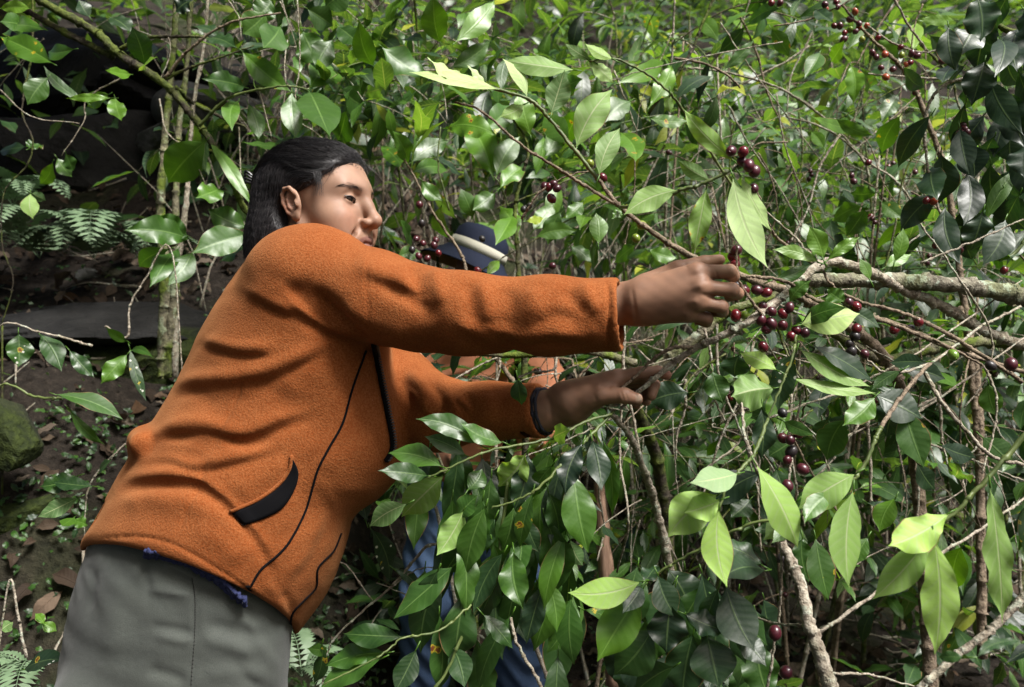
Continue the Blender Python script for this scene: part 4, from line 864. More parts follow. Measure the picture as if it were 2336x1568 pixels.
# ------------------------------------------------------------------ coffee shrubs
from mathutils import Matrix
def settle(root, base):
    root.location = Vector(base); inv = Matrix.Translation(-Vector(base))
    for c in root.children: c.matrix_parent_inverse = inv
class Shrub:
    def __init__(s, label, seed, d, group=None, cat='coffee shrub', name='coffee_shrub'):
        s.root = tag(link(name, None), label, cat, group); s.rg = np.random.default_rng(seed); s.d = d; s.fol = Geo(); s.nb = 0; s.twig = {}; s.lod = 2
    def path(s, pts): return [P(p[0], p[1], p[2] if len(p) > 2 else s.d) for p in pts]
    def branch(s, pts, r0, r1=None, mat=None, node=.045, sides=8, world=False, name='branch', wob=.0006):
        g = Geo(); pts = [np.asarray(p) for p in pts] if world else s.path(pts); tube(g, pts, r0, r1, sides=sides, sub=9, node=node, rng=s.rg, wob=wob)
        return g.build(name, mat or BROWN, s.root)
    def twigs(s, lines, r=.0016, mat=None, node=.03, world=False):
        g = s.twig.setdefault(mat or TWIG, Geo())
        for l in lines: tube(g, l if world else s.path(l), r * s.rg.uniform(.8, 1.25), r * .7, sides=6, sub=7, node=node, rng=s.rg, wob=.0007)
    def leaves(s, rows, d=None, dj=.03, tone=None):
        rg = s.rg; d0 = d or s.d
        for row in rows:
            bx, by, tx, ty, w_, tn = row[:6]; fl = row[6] if len(row) > 6 else ''; dd = row[7] if len(row) > 7 else d0
            db = dd + rg.normal(0, dj * .3); dt = db + rg.normal(0, dj); b, e = P(bx, by, db), P(tx, ty, dt)
            v = unit(np.array((0, 0, CAMZ)) - (b + e) / 2)
            n = v + np.array((0, 0, .8 if 'g' in fl else .28)) + rg.normal(0, .15, 3)
            if 'u' in fl: n = -(v * .8 + SUN * .65 if tn > .58 else v) + rg.normal(0, .13, 3)
            up = 1 if 'u' in fl else -1
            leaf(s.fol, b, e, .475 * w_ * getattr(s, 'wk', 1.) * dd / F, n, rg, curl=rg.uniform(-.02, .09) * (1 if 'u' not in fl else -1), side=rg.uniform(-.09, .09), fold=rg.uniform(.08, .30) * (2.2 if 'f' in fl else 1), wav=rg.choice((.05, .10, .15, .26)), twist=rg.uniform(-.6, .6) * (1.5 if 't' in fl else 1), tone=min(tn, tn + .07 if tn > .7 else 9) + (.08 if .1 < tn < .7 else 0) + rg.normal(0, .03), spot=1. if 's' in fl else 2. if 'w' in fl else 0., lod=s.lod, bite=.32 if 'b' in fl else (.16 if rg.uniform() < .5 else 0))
            k = unit(b - e); tube(s.fol, [b + k * .012, b - k * .004], .0011, .0012, sides=4, sub=1); s.fol.K[-1][:] = (.5, .55, 0)
    def fruit(s, rows, d=None, r=.0082):
        for row in rows:
            x, y, k = row[:3]; dd = (row[3] if len(row) > 3 else (d or s.d)) + s.rg.normal(0, .006); cherry(s.root, P(x, y, dd), (row[4] if len(row) > 4 else r), k, s.rg)
    def spray(s, base, direc, L, nl=7, ll=.12, tone=.35, mat=None, droop=.5, spot=.04, cher=0, r=.0026, keys='rdd', lw=.155, gloss=.3):
        """a lateral: a drooping twig with opposite leaf pairs, a bud pair at its end and cherries in the axils"""
        rg = s.rg; d = unit(direc); b = np.asarray(base); pts = [b]; p = b.copy(); dd = d.copy(); n = 7
        for i in range(n): dd = unit(dd + np.array((0, 0, -droop * .22)) + rg.normal(0, .07, 3)); p = p + dd * L / n; pts.append(p)
        g = s.twig.setdefault(mat or TWIG, Geo()); sm = smooth_path(pts, 4); tube(g, sm, r, r * .45, sides=5 if s.lod else 4, sub=1, node=.05 if s.lod else 0, rng=rg)
        start = rg.uniform(.15, .4); N = len(sm) - 1
        for k in range(nl):
            t_ = start + (1 - start) * (k + 1) / nl; i = min(N, int(t_ * N)); q = sm[i]; T = unit(sm[i] - sm[max(0, i - 2)]); side = np.cross(T, (0, 0, 1)); side = unit(side) if np.linalg.norm(side) > .05 else unit(rg.normal(size=3))
            if k % 2: side = unit(side * .35 + np.cross(T, side) * .6)
            for sg in (-1, 1):
                if rg.uniform() < .12: continue
                l = ll * rg.uniform(.65, 1.15) * (1 - .35 * max(0, t_ - .8)); dr = unit(T * rg.uniform(.35, .8) + side * sg + np.array((0, 0, -rg.uniform(.1, 1.1) * droop)) + rg.normal(0, .2, 3))
                nrm = unit(np.array((0, -.3, 1.)) + rg.normal(0, .35, 3)); e = q + dr * l
                leaf(s.fol, q, e, l * lw * rg.uniform(.85, 1.15), nrm, rg, curl=rg.uniform(0, .14), fold=rg.uniform(.1, .4), wav=.12, twist=rg.uniform(-.8, .8), side=rg.uniform(-.08, .08), tone=np.clip(tone - .06 + rg.normal(0, .17) + (.18 if k >= nl - 1 else 0), .02, .9) if rg.uniform() > .03 else .97, spot=float(rg.uniform() < spot), lod=s.lod, bite=.4 if rg.uniform() < .12 else 0)
        for c in range(cher):
            i = int(rg.uniform(.1, .75) * N); q = sm[i]
            for m in range(rg.integers(1, 5)): cherry(s.root, q + rg.normal(0, .009, 3) + (0, -.004, -.006), .0078, keys[rg.integers(len(keys))], rg)
        return sm
    def done(s, base=None):
        for m, g in s.twig.items():
            o = g.build('twig', m, s.root)
            if o: o['kind'] = 'stuff'
        s.fol.build('foliage', LEAF, s.root)
        if base is None: base = P(CX, CY, s.d) * (1, 1, 0)
        settle(s.root, base); return s.root
W = lambda px, py, d: P(px, py, d)

# ---- the limb being picked: lichen-covered limb from the right, the held branch, ripe clusters
s = Shrub('coffee shrub with lichen-covered limb and the fruiting branch in both hands', 101, 1.22)
s.branch([(2336, 678, 1.52), (2440, 700, 1.55), (2560, 800, 1.6), (2600, 1300, 1.6), (2610, 2020, 1.62)], .020, .027, LICHEN, .12, 10, name='trunk')
s.branch([(2340, 678, 1.50), (2181, 650, 1.45), (2037, 641, 1.42), (1930, 641, 1.40), (1842, 639, 1.39)], [.0165, .0150, .0135, .0125, .0115], None, LICHEN, .10, 10)
s.branch([(2340, 790, 1.56), (2255, 760, 1.52), (2150, 700, 1.47), (2050, 655, 1.42), (2000, 628, 1.36), (1929, 603, 1.30), (1871, 604, 1.28), (1785, 678, 1.24), (1713, 729, 1.215), (1640, 770, 1.225), (1587, 794, 1.24), (1533, 832, 1.25), (1452, 898, 1.252), (1415, 935, 1.25)], [.010, .0095, .009, .0085, .008, .0075, .0075, .0070, .0062, .0058, .0054, .005, .0035, .002], None, TWIG, .05, 9)
s.branch([(1690, 630, 1.20), (1735, 632, 1.21), (1800, 645, 1.22), (1850, 680, 1.24), (1930, 703, 1.26), (2050, 745, 1.3), (2180, 800, 1.36), (2340, 850, 1.45)], .0022, .0040, BROWN, .06)
s.branch([(1680, 560, 1.19), (1686, 640, 1.19), (1716, 690, 1.20), (1735, 715, 1.21)], .0014, .0028, BROWN, .03)
s.branch([(1587, 795, 1.24), (1545, 792, 1.235), (1500, 812, 1.235), (1440, 868, 1.235), (1388, 910, 1.235)], .0034, .0016, BROWN, .05)
s.branch([(1875, 612, 1.30), (1900, 655, 1.29), (1967, 690, 1.29), (2060, 715, 1.31), (2150, 755, 1.34), (2330, 870, 1.4)], .0020, .0036, BROWN, .05)
s.branch([(1960, 715, 1.33), (2050, 740, 1.33), (2180, 800, 1.33), (2245, 835, 1.33)], .0024, .002, BROWN, .05); s.branch([(2245, 835, 1.33), (2272, 900, 1.32), (2268, 980, 1.32), (2240, 1080, 1.3)], .0022, .0014, TWIG, .04)
s.branch([(1950, 790, 1.27), (1990, 830, 1.27), (2025, 850, 1.27), (2120, 830, 1.3), (2240, 745, 1.4), (2330, 700, 1.45)], .0016, .0026, TWIG, .04)
s.branch([(1817, 765, 1.20), (1805, 822, 1.19), (1780, 884, 1.18), (1752, 955, 1.17)], .0020, .0016, GREEN, .05)
s.branch([(2109, 850, 1.28), (2150, 920, 1.26), (2210, 990, 1.26), (2260, 1040, 1.26), (2336, 1060, 1.26)], .0034, .0028, TWIG, .06)
s.twigs([[(1750, 955, 1.3), (1950, 880, 1.35), (2100, 800, 1.4), (2330, 640, 1.55)], [(2080, 950, 1.4), (2200, 870, 1.4), (2336, 770, 1.45)], [(2190, 640, 1.38), (2260, 760, 1.4), (2250, 860, 1.4), (2200, 930, 1.4)], [(2100, 510, 1.45), (2190, 640, 1.4), (2215, 700, 1.4)], [(1870, 610, 1.3), (1835, 565, 1.32), (1790, 520, 1.35), (1690, 440, 1.38)], [(2100, 600, 1.4), (2200, 560, 1.4), (2336, 500, 1.4)]], .0020)
s.leaves([(1824, 742, 1961, 716, 84, .80, 'u'), (1826, 738, 1930, 702, 55, .45, ''), (1929, 700, 2008, 748, 44, .10, 'g'), (1774, 846, 1688, 806, 48, .62, 'u'), (1767, 886, 1668, 905, 92, .60, 'uf'), (1817, 800, 1775, 940, 62, .06, 'gw'),
          (1821, 795, 1985, 882, 52, .62, 'u'), (1803, 862, 1999, 897, 34, .72, 'u'), (1850, 788, 1992, 872, 58, .05, 'g'), (2112, 826, 2028, 828, 46, .05, 'g'), (1993, 900, 2102, 955, 88, .04, 'g'), (2058, 845, 1988, 890, 32, .30, ''),
          (1996, 905, 1922, 972, 62, .42, 'g'), (2062, 930, 2108, 1068, 74, .16, 's'), (1930, 955, 1886, 1052, 76, .22, ''), (1738, 928, 1736, 1050, 58, .04, 'f'), (1786, 960, 1860, 992, 34, .25, ''), (1930, 690, 1888, 660, 45, .35, ''), (1800, 690, 1850, 640, 40, .3, ''), (1760, 640, 1850, 602, 30, .35, ''),
          (1870, 600, 1762, 570, 36, .66, ''), (1878, 592, 1846, 516, 52, .70, 's'), (1885, 596, 1962, 540, 30, .6, ''), (1985, 640, 1960, 590, 30, .72, ''), (2020, 610, 2080, 580, 34, .5, ''), (2040, 600, 2060, 520, 34, .55, '')], dj=.025)
s.fruit([(1740, 700, 'd'), (1760, 711, 'd'), (1801, 702, 'd'), (1786, 716, 'r'), (1736, 731, 'd'), (1759, 738, 'd'), (1749, 750, 'd'), (1785, 743, 'd'), (1817, 754, 'r'), (1837, 760, 'd'), (1806, 768, 'r'), (1741, 792, 'r'), (1678, 720, 'r'), (1698, 719, 'g', 1.21, .006), (1727, 662, 'd'), (1749, 668, 'r'), (1698, 662, 'r'), (1681, 655, 'k'),
         (1673, 587, 'r'), (1680, 571, 'd'), (1676, 604, 'r'), (1936, 691, 'd'), (1952, 700, 'r'), (2095, 735, 'r', 1.33), (2076, 750, 'k', 1.33), (2040, 752, 'r', 1.33), (1954, 750, 'r', 1.27), (1950, 767, 'k', 1.27), (1938, 785, 'k', 1.27), (1941, 804, 'k', 1.27), (1972, 808, 'd', 1.27), (2306, 831, 'd', 1.2, .0105), (2260, 835, 'k', 1.3), (2174, 810, 'g', 1.3),
         (1821, 988, 'r'), (1803, 1004, 'd'), (1786, 1000, 'd'), (1785, 942, 'k'), (1796, 1050, 'd'), (1831, 1070, 'd', 1.18), (1797, 1108, 'd', 1.18, .0088), (1805, 1030, 'k')], r=.0080)
s.branch([(1830, 900, 1.26), (1812, 1000, 1.24), (1800, 1090, 1.22), (1785, 1250, 1.2), (1778, 1400, 1.2), (1765, 1480, 1.2), (1745, 1600, 1.2)], .0016, .0022, TWIG, .05)
s.fruit([(1784, 1273, 'k'), (1768, 1444, 'd', 1.16, .0102), (1793, 1534, 'd', 1.16, .0100)])
s.done(P(2610, 2100, 1.62) * (1, 1, 0))

# ---- overhead spray shaken by the picking
s = Shrub('coffee shrub whose pale-backed leaf spray, sunlight coloured in, arches over the reaching hand', 102, 1.34)
s.branch([(1109, 198), (1206, 227), (1253, 270), (1314, 346), (1365, 410), (1415, 472), (1490, 530), (1590, 592, 1.36), (1720, 640, 1.45), (1860, 700, 1.55), (2060, 900, 1.7), (2120, 1500, 1.75), (2130, 1900, 1.75)], [.0016, .0022, .0026, .003, .0034, .0038, .0046, .0056, .007, .009, .012, .015, .017], None, BROWN, .055)
s.branch([(1037, 234), (1095, 252), (1195, 335), (1268, 382), (1329, 421), (1418, 474)], .0016, .0032, BROWN, .05)
s.branch([(1109, 198, 1.338), (1206, 227, 1.338), (1253, 270, 1.338), (1314, 346, 1.338), (1365, 410, 1.338)], .0024, .0034, GREEN, .07)
s.branch([(1548, 436, 1.18), (1600, 420, 1.17), (1666, 390, 1.16), (1722, 354, 1.16)], .0030, .0018, GREEN, .05); s.branch([(1548, 436, 1.18), (1480, 466, 1.22), (1415, 474, 1.33)], .0028, .0034, GREEN, .06)
s.branch([(1722, 420, 1.17), (1745, 490, 1.2), (1775, 545, 1.24), (1850, 600, 1.3)], .0016, .0024, BROWN, .04)
s.branch([(1345, 140, 1.3), (1400, 135, 1.3), (1470, 165, 1.32), (1530, 215, 1.36), (1590, 300, 1.4), (1700, 470, 1.45)], .0014, .0026, GREEN, .06)
s.leaves([(1085, 198, 974, 130, 44, .84, 'u'), (1142, 206, 932, 165, 40, .84, 'u'), (1203, 224, 1146, 134, 38, .84, 'u'), (1110, 198, 1065, 148, 22, .84, 'u'), (1197, 238, 1140, 266, 40, .70, 'u'), (1311, 160, 1150, 138, 58, .62, 'u'), (1257, 262, 1288, 160, 62, .52, 'u'), (1314, 340, 1397, 204, 78, .42, 'u'),
          (1366, 404, 1415, 292, 56, .50, 'u'), (1418, 468, 1432, 428, 24, .55, ''), (1548, 434, 1424, 490, 66, .62, 'u', 1.18), (1678, 370, 1560, 250, 48, .50, 'u', 1.17), (1622, 412, 1546, 366, 38, .48, 'u', 1.18), (1612, 428, 1584, 574, 54, .42, 'us', 1.17), (1672, 402, 1752, 612, 78, .84, 'u', 1.13), (1688, 400, 1760, 528, 46, .84, 'u', 1.15), (1345, 140, 1400, 190, 40, .84, 'u', 1.3), (1350, 138, 1290, 100, 26, .5, 'u', 1.3), (1400, 136, 1335, 100, 30, .6, 'u', 1.3), (1528, 215, 1530, 258, 26, .7, 'u', 1.3), (1415, 476, 1395, 500, 24, .5, '')], dj=.02)
s.fruit([(1668, 345, 'd', 1.15), (1695, 347, 'r', 1.15), (1693, 369, 'd', 1.15), (1708, 378, 'd', 1.14, .0096), (1721, 391, 'd', 1.15), (1719, 431, 'd', 1.15), (1252, 427, 'r', 1.45), (1242, 425, 'd', 1.45), (1262, 421, 'd', 1.45), (1271, 430, 'd', 1.45), (1258, 453, 'r', 1.45), (1374, 405, 'r', 1.45), (1464, 514, 'g', 1.36), (1451, 544, 'g', 1.36), (1346, 373, 'g', 1.4)], r=.0080)
s.twigs([[(1190, 500, 1.46), (1230, 440, 1.45), (1300, 400, 1.45), (1345, 392, 1.45)]], .0018, BROWN)
s.done(P(2130, 1950, 1.75) * (1, 1, 0))

# ---- hanging light-green leaves at the lower right
s = Shrub('coffee shrub with a pale bare stem and large light-green leaves hanging in the near foreground', 103, 1.05)
s.branch([(1785, 1238, 1.20), (1821, 1320, 1.17), (1846, 1418, 1.14), (1875, 1508, 1.12), (1900, 1580, 1.11), (1930, 1700, 1.10), (1960, 2500, 1.05)], [.0068, .0082, .0092, .0100, .0108, .0118, .014], None, TWIG, .09, 10, name='trunk')
s.branch([(1788, 1240, 1.20), (1760, 1150, 1.19), (1722, 1060, 1.18), (1700, 1000, 1.18), (1690, 900, 1.22)], .005, .002, TWIG, .06)
s.branch([(1720, 1040, 1.10), (1687, 1075, 1.08), (1659, 1108, 1.07), (1640, 1160, 1.06)], .0026, .0018, GREEN, .05); s.branch([(1720, 1040, 1.10), (1752, 955, 1.16)], .0026, .0024, GREEN, .05)
s.branch([(2010, 975, 1.10), (1997, 1003, 1.09), (1965, 1072, 1.08), (1914, 1119, 1.08), (1831, 1173, 1.09), (1712, 1196, 1.11), (1620, 1240, 1.13), (1533, 1288, 1.15), (1464, 1330, 1.16)], .0030, .0018, GREEN, .06)
s.branch([(2345, 985, 1.0), (2260, 1083, 1.0), (2181, 1165, 1.0), (2126, 1212, 1.0)], .0034, .0022, GREEN, .07)
s.branch([(2345, 985, 1.0), (2420, 900, 1.02), (2500, 1400, 1.05), (2300, 2300, 1.05)], .0036, .008, TWIG, .07); s.branch([(2010, 975, 1.10), (2060, 900, 1.2), (2120, 830, 1.28)], .003, .003, BROWN, .07)
s.branch([(1871, 1443, 1.13), (1960, 1380, 1.15), (2055, 1317, 1.18), (2140, 1265, 1.2), (2224, 1216, 1.22), (2360, 1120, 1.3)], .0026, .0020, TWIG, .05)
s.branch([(2090, 1575, 1.0), (2190, 1490, 1.0), (2282, 1418, 1.0), (2350, 1345, 1.0)], .0046, .0050, TWIG, .05); s.branch([(2090, 1575, 1.0), (1960, 2300, 1.04)], .0046, .006, TWIG, .1)
s.branch([(1860, 1430, 1.14), (1760, 1420, 1.2), (1690, 1390, 1.25)], .002, .0016, TWIG, .05); s.branch([(1900, 1536, 1.12), (1990, 1540, 1.2), (2090, 1568, 1.3)], .002, .0014, TWIG, .05)
s.wk = 1.12; s.leaves([(1684, 1080, 1574, 1102, 62, .68, 'u'), (1640, 1128, 1524, 1226, 88, .68, 'u'), (1645, 1140, 1560, 1170, 60, .74, 'u'), (1641, 1158, 1659, 1340, 68, .74, 'u'), (1724, 1060, 1820, 1250, 80, .72, 'u', 1.03), (1815, 1148, 1742, 1232, 62, .78, 'u', 1.08), (1830, 1172, 1760, 1240, 40, .4, '', 1.09), (1954, 1080, 1820, 1162, 80, .62, 'u'), (1947, 1116, 1938, 1345, 74, .70, 'ut', 1.03), (1900, 1125, 1835, 1195, 44, .35, ''),
          (2166, 1170, 2026, 1246, 80, .60, 'ub', .99), (2124, 1218, 1990, 1368, 66, .66, 'uf', .99), (2128, 1222, 2132, 1494, 78, .70, 'u', .97), (2258, 1106, 2287, 1425, 66, .70, 'ut', .96), (2336, 1465, 2230, 1500, 26, .2, '', .8), (2200, 1500, 2140, 1500, 26, .15, '', .85)], dj=.02)
s.leaves([(1464, 1326, 1296, 1352, 64, .50, 'u'), (1466, 1345, 1362, 1510, 86, .48, ''), (1470, 1330, 1500, 1290, 44, .06, 'g'), (1500, 1310, 1545, 1410, 62, .05, 'g'), (1655, 1335, 1722, 1486, 92, .05, ''), (1640, 1340, 1605, 1450, 44, .22, 'g'), (1748, 1302, 1645, 1322, 62, .06, 'g'), (1742, 1292, 1640, 1240, 54, .08, 'g'), (1612, 1448, 1640, 1570, 100, .04, 'g'), (1530, 1375, 1520, 1490, 88, .05, 'g'), (1672, 1448, 1748, 1520, 58, .06, 'g'), (1490, 1430, 1400, 1540, 90, .12, ''), (1560, 1400, 1660, 1440, 60, .10, 'g'),
          (1540, 1520, 1440, 1590, 70, .08, 'g'), (1465, 1335, 1420, 1400, 44, .05, ''), (1800, 1210, 1720, 1210, 36, .2, ''), (1860, 1225, 1890, 1370, 62, .18, 's', 1.35), (1830, 1225, 1845, 1330, 60, .16, 's', 1.38), (1980, 1225, 1940, 1290, 40, .3, 's', 1.4), (2195, 1245, 2180, 1350, 62, .55, 's', 1.45)], d=1.14, dj=.03)
rg = s.rg; fill = []
for k in range(46):
    x, y = rg.uniform(1415, 1760), rg.uniform(1290, 1540); fill.append((x, y, x + rg.normal(0, 50), y + rg.uniform(90, 170), rg.uniform(56, 90), rg.choice((.03, .06, .12, .26)), 'g' if rg.uniform() < .5 else '', rg.uniform(1.22, 1.5)))
for k in range(26):
    x, y = rg.uniform(1560, 2280), rg.uniform(800, 1150); fill.append((x, y, x + rg.normal(0, 60), y + rg.uniform(20, 110), rg.uniform(40, 70), rg.choice((.03, .08, .2, .4)), 'g' if rg.uniform() < .5 else '', rg.uniform(1.3, 1.6)))
s.leaves(fill)
s.done((P(1960, 2500, 1.05)[0], 1.05, 0))

# ---- bouquet of leaves under the lower hand
s = Shrub('dense bunch of dark coffee leaves hanging under the lower hand', 104, 1.20, cat='coffee shrub')
s.branch([(1395, 945, 1.24), (1330, 965, 1.22), (1248, 1003, 1.19), (1115, 1029, 1.17), (1021, 1070, 1.16), (975, 1090, 1.16)], .0024, .0014, GREEN, .06)
s.branch([(1400, 940, 1.25), (1338, 1003, 1.21), (1288, 1050, 1.19), (1230, 1112, 1.17), (1176, 1142, 1.17), (1120, 1160, 1.17)], .0026, .0014, GREEN, .06)
s.branch([(1395, 945, 1.25), (1440, 1000, 1.32), (1476, 1095, 1.4), (1502, 1180, 1.45), (1560, 1500, 1.5), (1570, 2000, 1.5)], .004, .010, TWIG, .06)
s.branch([(1160, 1090, 1.22), (1130, 1300, 1.22), (1060, 1440, 1.2), (1000, 1560, 1.18), (900, 1640, 1.15)], .003, .002, GREEN, .06)
s.branch([(1075, 1380, 1.16), (1000, 1440, 1.13), (920, 1455, 1.12), (860, 1500, 1.1), (740, 1560, 1.08)], .0016, .0011, GREEN, .06)
s.branch([(1165, 1410, 1.2), (1180, 1470, 1.2), (1220, 1540, 1.2), (1250, 1600, 1.2)], .0024, .0026, TWIG, .04)
s.leaves([(1010, 1066, 886, 1034, 62, .36, 'g'), (980, 1086, 862, 1074, 50, .20, ''), (1014, 1083, 916, 1180, 84, .46, 'u'), (930, 1150, 843, 1202, 56, .46, 'u'), (1200, 1032, 1136, 1110, 78, .46, 'ub'), (1064, 1040, 968, 996, 44, .22, ''), (1100, 1018, 948, 956, 58, .16, ''), (1150, 1010, 1050, 965, 50, .25, 'g'), (1260, 1000, 1300, 980, 50, .48, 'u'),
          (1108, 1155, 1062, 1316, 70, .36, ''), (1060, 1160, 996, 1268, 66, .50, 'u'), (1172, 1155, 1146, 1256, 54, .34, ''), (1122, 1234, 1142, 1338, 52, .34, ''), (1172, 1255, 1194, 1392, 72, .38, ''), (1216, 1122, 1186, 1252, 46, .30, 'w'), (1241, 1176, 1266, 1356, 88, .26, ''), (1308, 1075, 1342, 1262, 84, .34, ''), (1290, 1075, 1316, 1220, 58, .06, 'g'), (1374, 1000, 1396, 1180, 40, .20, ''), (1036, 1290, 898, 1412, 80, .14, ''), (1061, 1349, 1038, 1514, 92, .12, 'g'), (1002, 1400, 1000, 1580, 66, .14, 's'),
          (922, 1453, 782, 1446, 58, .22, ''), (883, 1490, 742, 1520, 58, .26, ''), (872, 1502, 726, 1575, 64, .24, ''), (1169, 1400, 1090, 1580, 54, .24, ''), (1100, 1400, 1170, 1480, 44, .18, 'g'), (1066, 1120, 1100, 1070, 50, .3, ''), (1040, 1180, 1090, 1130, 56, .28, ''), (1060, 1230, 1010, 1310, 60, .10, ''), (1130, 1180, 1090, 1260, 54, .12, ''), (1200, 1180, 1230, 1260, 48, .08, ''), (1150, 1260, 1080, 1400, 60, .07, ''), (1240, 1330, 1200, 1470, 56, .08, ''), (1330, 1010, 1290, 1130, 60, .05, ''), (1350, 1000, 1372, 1120, 58, .07, ''), (1262, 1060, 1210, 1140, 44, .3, ''), (950, 1480, 900, 1580, 60, .2, ''), (1030, 1470, 1060, 1570, 60, .1, ''),
          (1250, 1120, 1275, 1230, 60, .10, ''), (1300, 1230, 1330, 1290, 44, .25, 'u'), (1180, 862, 1190, 925, 44, .07, 'g', 1.20), (1330, 1390, 1420, 1440, 34, .4, 's', 1.3), (1000, 1300, 960, 1400, 54, .1, '')], dj=.03)
rg = s.rg; fill = []
for k in range(125):
    x, y = rg.uniform(900, 1440), rg.uniform(1000, 1500); 
    if (x < 960 and y < 1220) or (1090 < x < 1270 and y > 1340) or (x < 1050 and y > 1340) or (x < 1010 and 1130 < y < 1260): continue
    
    if x > 1325: continue
    fill.append((x, y, x + rg.normal(-22, 30), y + rg.uniform(120, 205), rg.uniform(52, 80), rg.choice((.10, .2, .28, .38)), 'g' if rg.uniform() < .15 else '', rg.uniform(1.22, 1.42)))
s.leaves(fill)
s.branch([(1180, 862, 1.20), (1215, 850, 1.25), (1265, 840, 1.3), (1268, 780, 1.4)], .0014, .0022, TWIG, .04)
s.done((P(1570, 2000, 1.5)[0], 1.5, float(ground(P(1570, 2000, 1.5)[0], 1.5))))

# ---- bare leggy shrub: the tangle of pale twigs behind the hands
s = Shrub('leggy coffee shrub, a tangle of nearly bare pale lichen-spotted twigs behind both hands', 105, 1.7); rg = s.rg
s.twigs([[(1424, 700, 1.5), (1424, 766, 1.5), (1422, 850, 1.5), (1440, 930, 1.5), (1458, 1023, 1.5), (1476, 1095, 1.5), (1510, 1190, 1.5), (1560, 1320, 1.5)], [(1268, 640, 1.6), (1266, 810, 1.6), (1274, 890, 1.6), (1300, 960, 1.6)], [(1636, 740, 1.5), (1640, 860, 1.5), (1680, 960, 1.5), (1720, 1050, 1.5)], [(1806, 900, 1.6), (1800, 1000, 1.6), (1815, 1100, 1.6), (1835, 1200, 1.6)], [(1740, 900, 1.6), (1735, 1000, 1.6), (1730, 1120, 1.6), (1735, 1260, 1.6)], [(1720, 780, 1.6), (1690, 900, 1.6), (1640, 1010, 1.6), (1600, 1140, 1.6)], [(1130, 760, 1.8), (1140, 840, 1.8), (1120, 900, 1.8)], [(1010, 880, 1.8), (1140, 815, 1.8), (1290, 800, 1.8)], [(1980, 960, 1.6), (1985, 1060, 1.6), (1990, 1180, 1.6), (2015, 1200, 1.6)], [(2090, 1000, 1.7), (2095, 1120, 1.7), (2090, 1200, 1.7)]], .0030, TWIG, .05)
for k in range(95):
    x, y, d = rg.uniform(1290, 2250), rg.uniform(640, 1060), rg.uniform(1.55, 2.3); a = rg.normal(0, .45) if rg.uniform() < .6 else rg.uniform(-1.5, 1.5); L = rg.uniform(150, 420); dx, dy = math.sin(a) * L, math.cos(a) * L
    s.twigs([[(x, y, d), (x + dx * .35 + rg.normal(0, 10), y + dy * .35, d), (x + dx * .7 + rg.normal(0, 16), y + dy * .7, d + rg.normal(0, .05)), (x + dx, y + dy, d)]], rg.choice((.0012, .0018, .0026)), [TWIG, TWIG, BROWN, MOSSY][rg.integers(4)], .04)
s.branch([(1430, 880, 1.75), (1500, 840, 1.72), (1590, 770, 1.70), (1650, 720, 1.7), (1720, 690, 1.7), (1850, 650, 1.75)], .015, .008, MOSSY, .08); s.branch([(1900, 760, 1.7), (2010, 820, 1.7), (2110, 800, 1.75), (2240, 780, 1.8), (2345, 790, 1.8)], .010, .014, MOSSY, .08); s.branch([(1430, 880, 1.75), (1510, 1100, 1.9), (1540, 1500, 2.0)], .012, .017, DARKB, .1); s.branch([(1010, 800, 1.75), (1180, 810, 1.75), (1330, 800, 1.75), (1450, 830, 1.75)], .006, .009, MOSSY, .06)
s.lod = 1
for k in range(52): s.spray(P(rg.choice((rg.uniform(1240, 1320), rg.uniform(1440, 2300), rg.uniform(1440, 2300))), rg.uniform(640, 1250), rg.uniform(1.65, 2.3)), (rg.normal(0, 1), rg.normal(0, .5), rg.normal(-.1, .5)), .2, 3, .085, .30, cher=int(rg.uniform() < .10), r=.0016)
s.done((P(1540, 1500, 2.0)[0], 2.0, float(ground(P(1540, 1500, 2.0)[0], 2.0))))

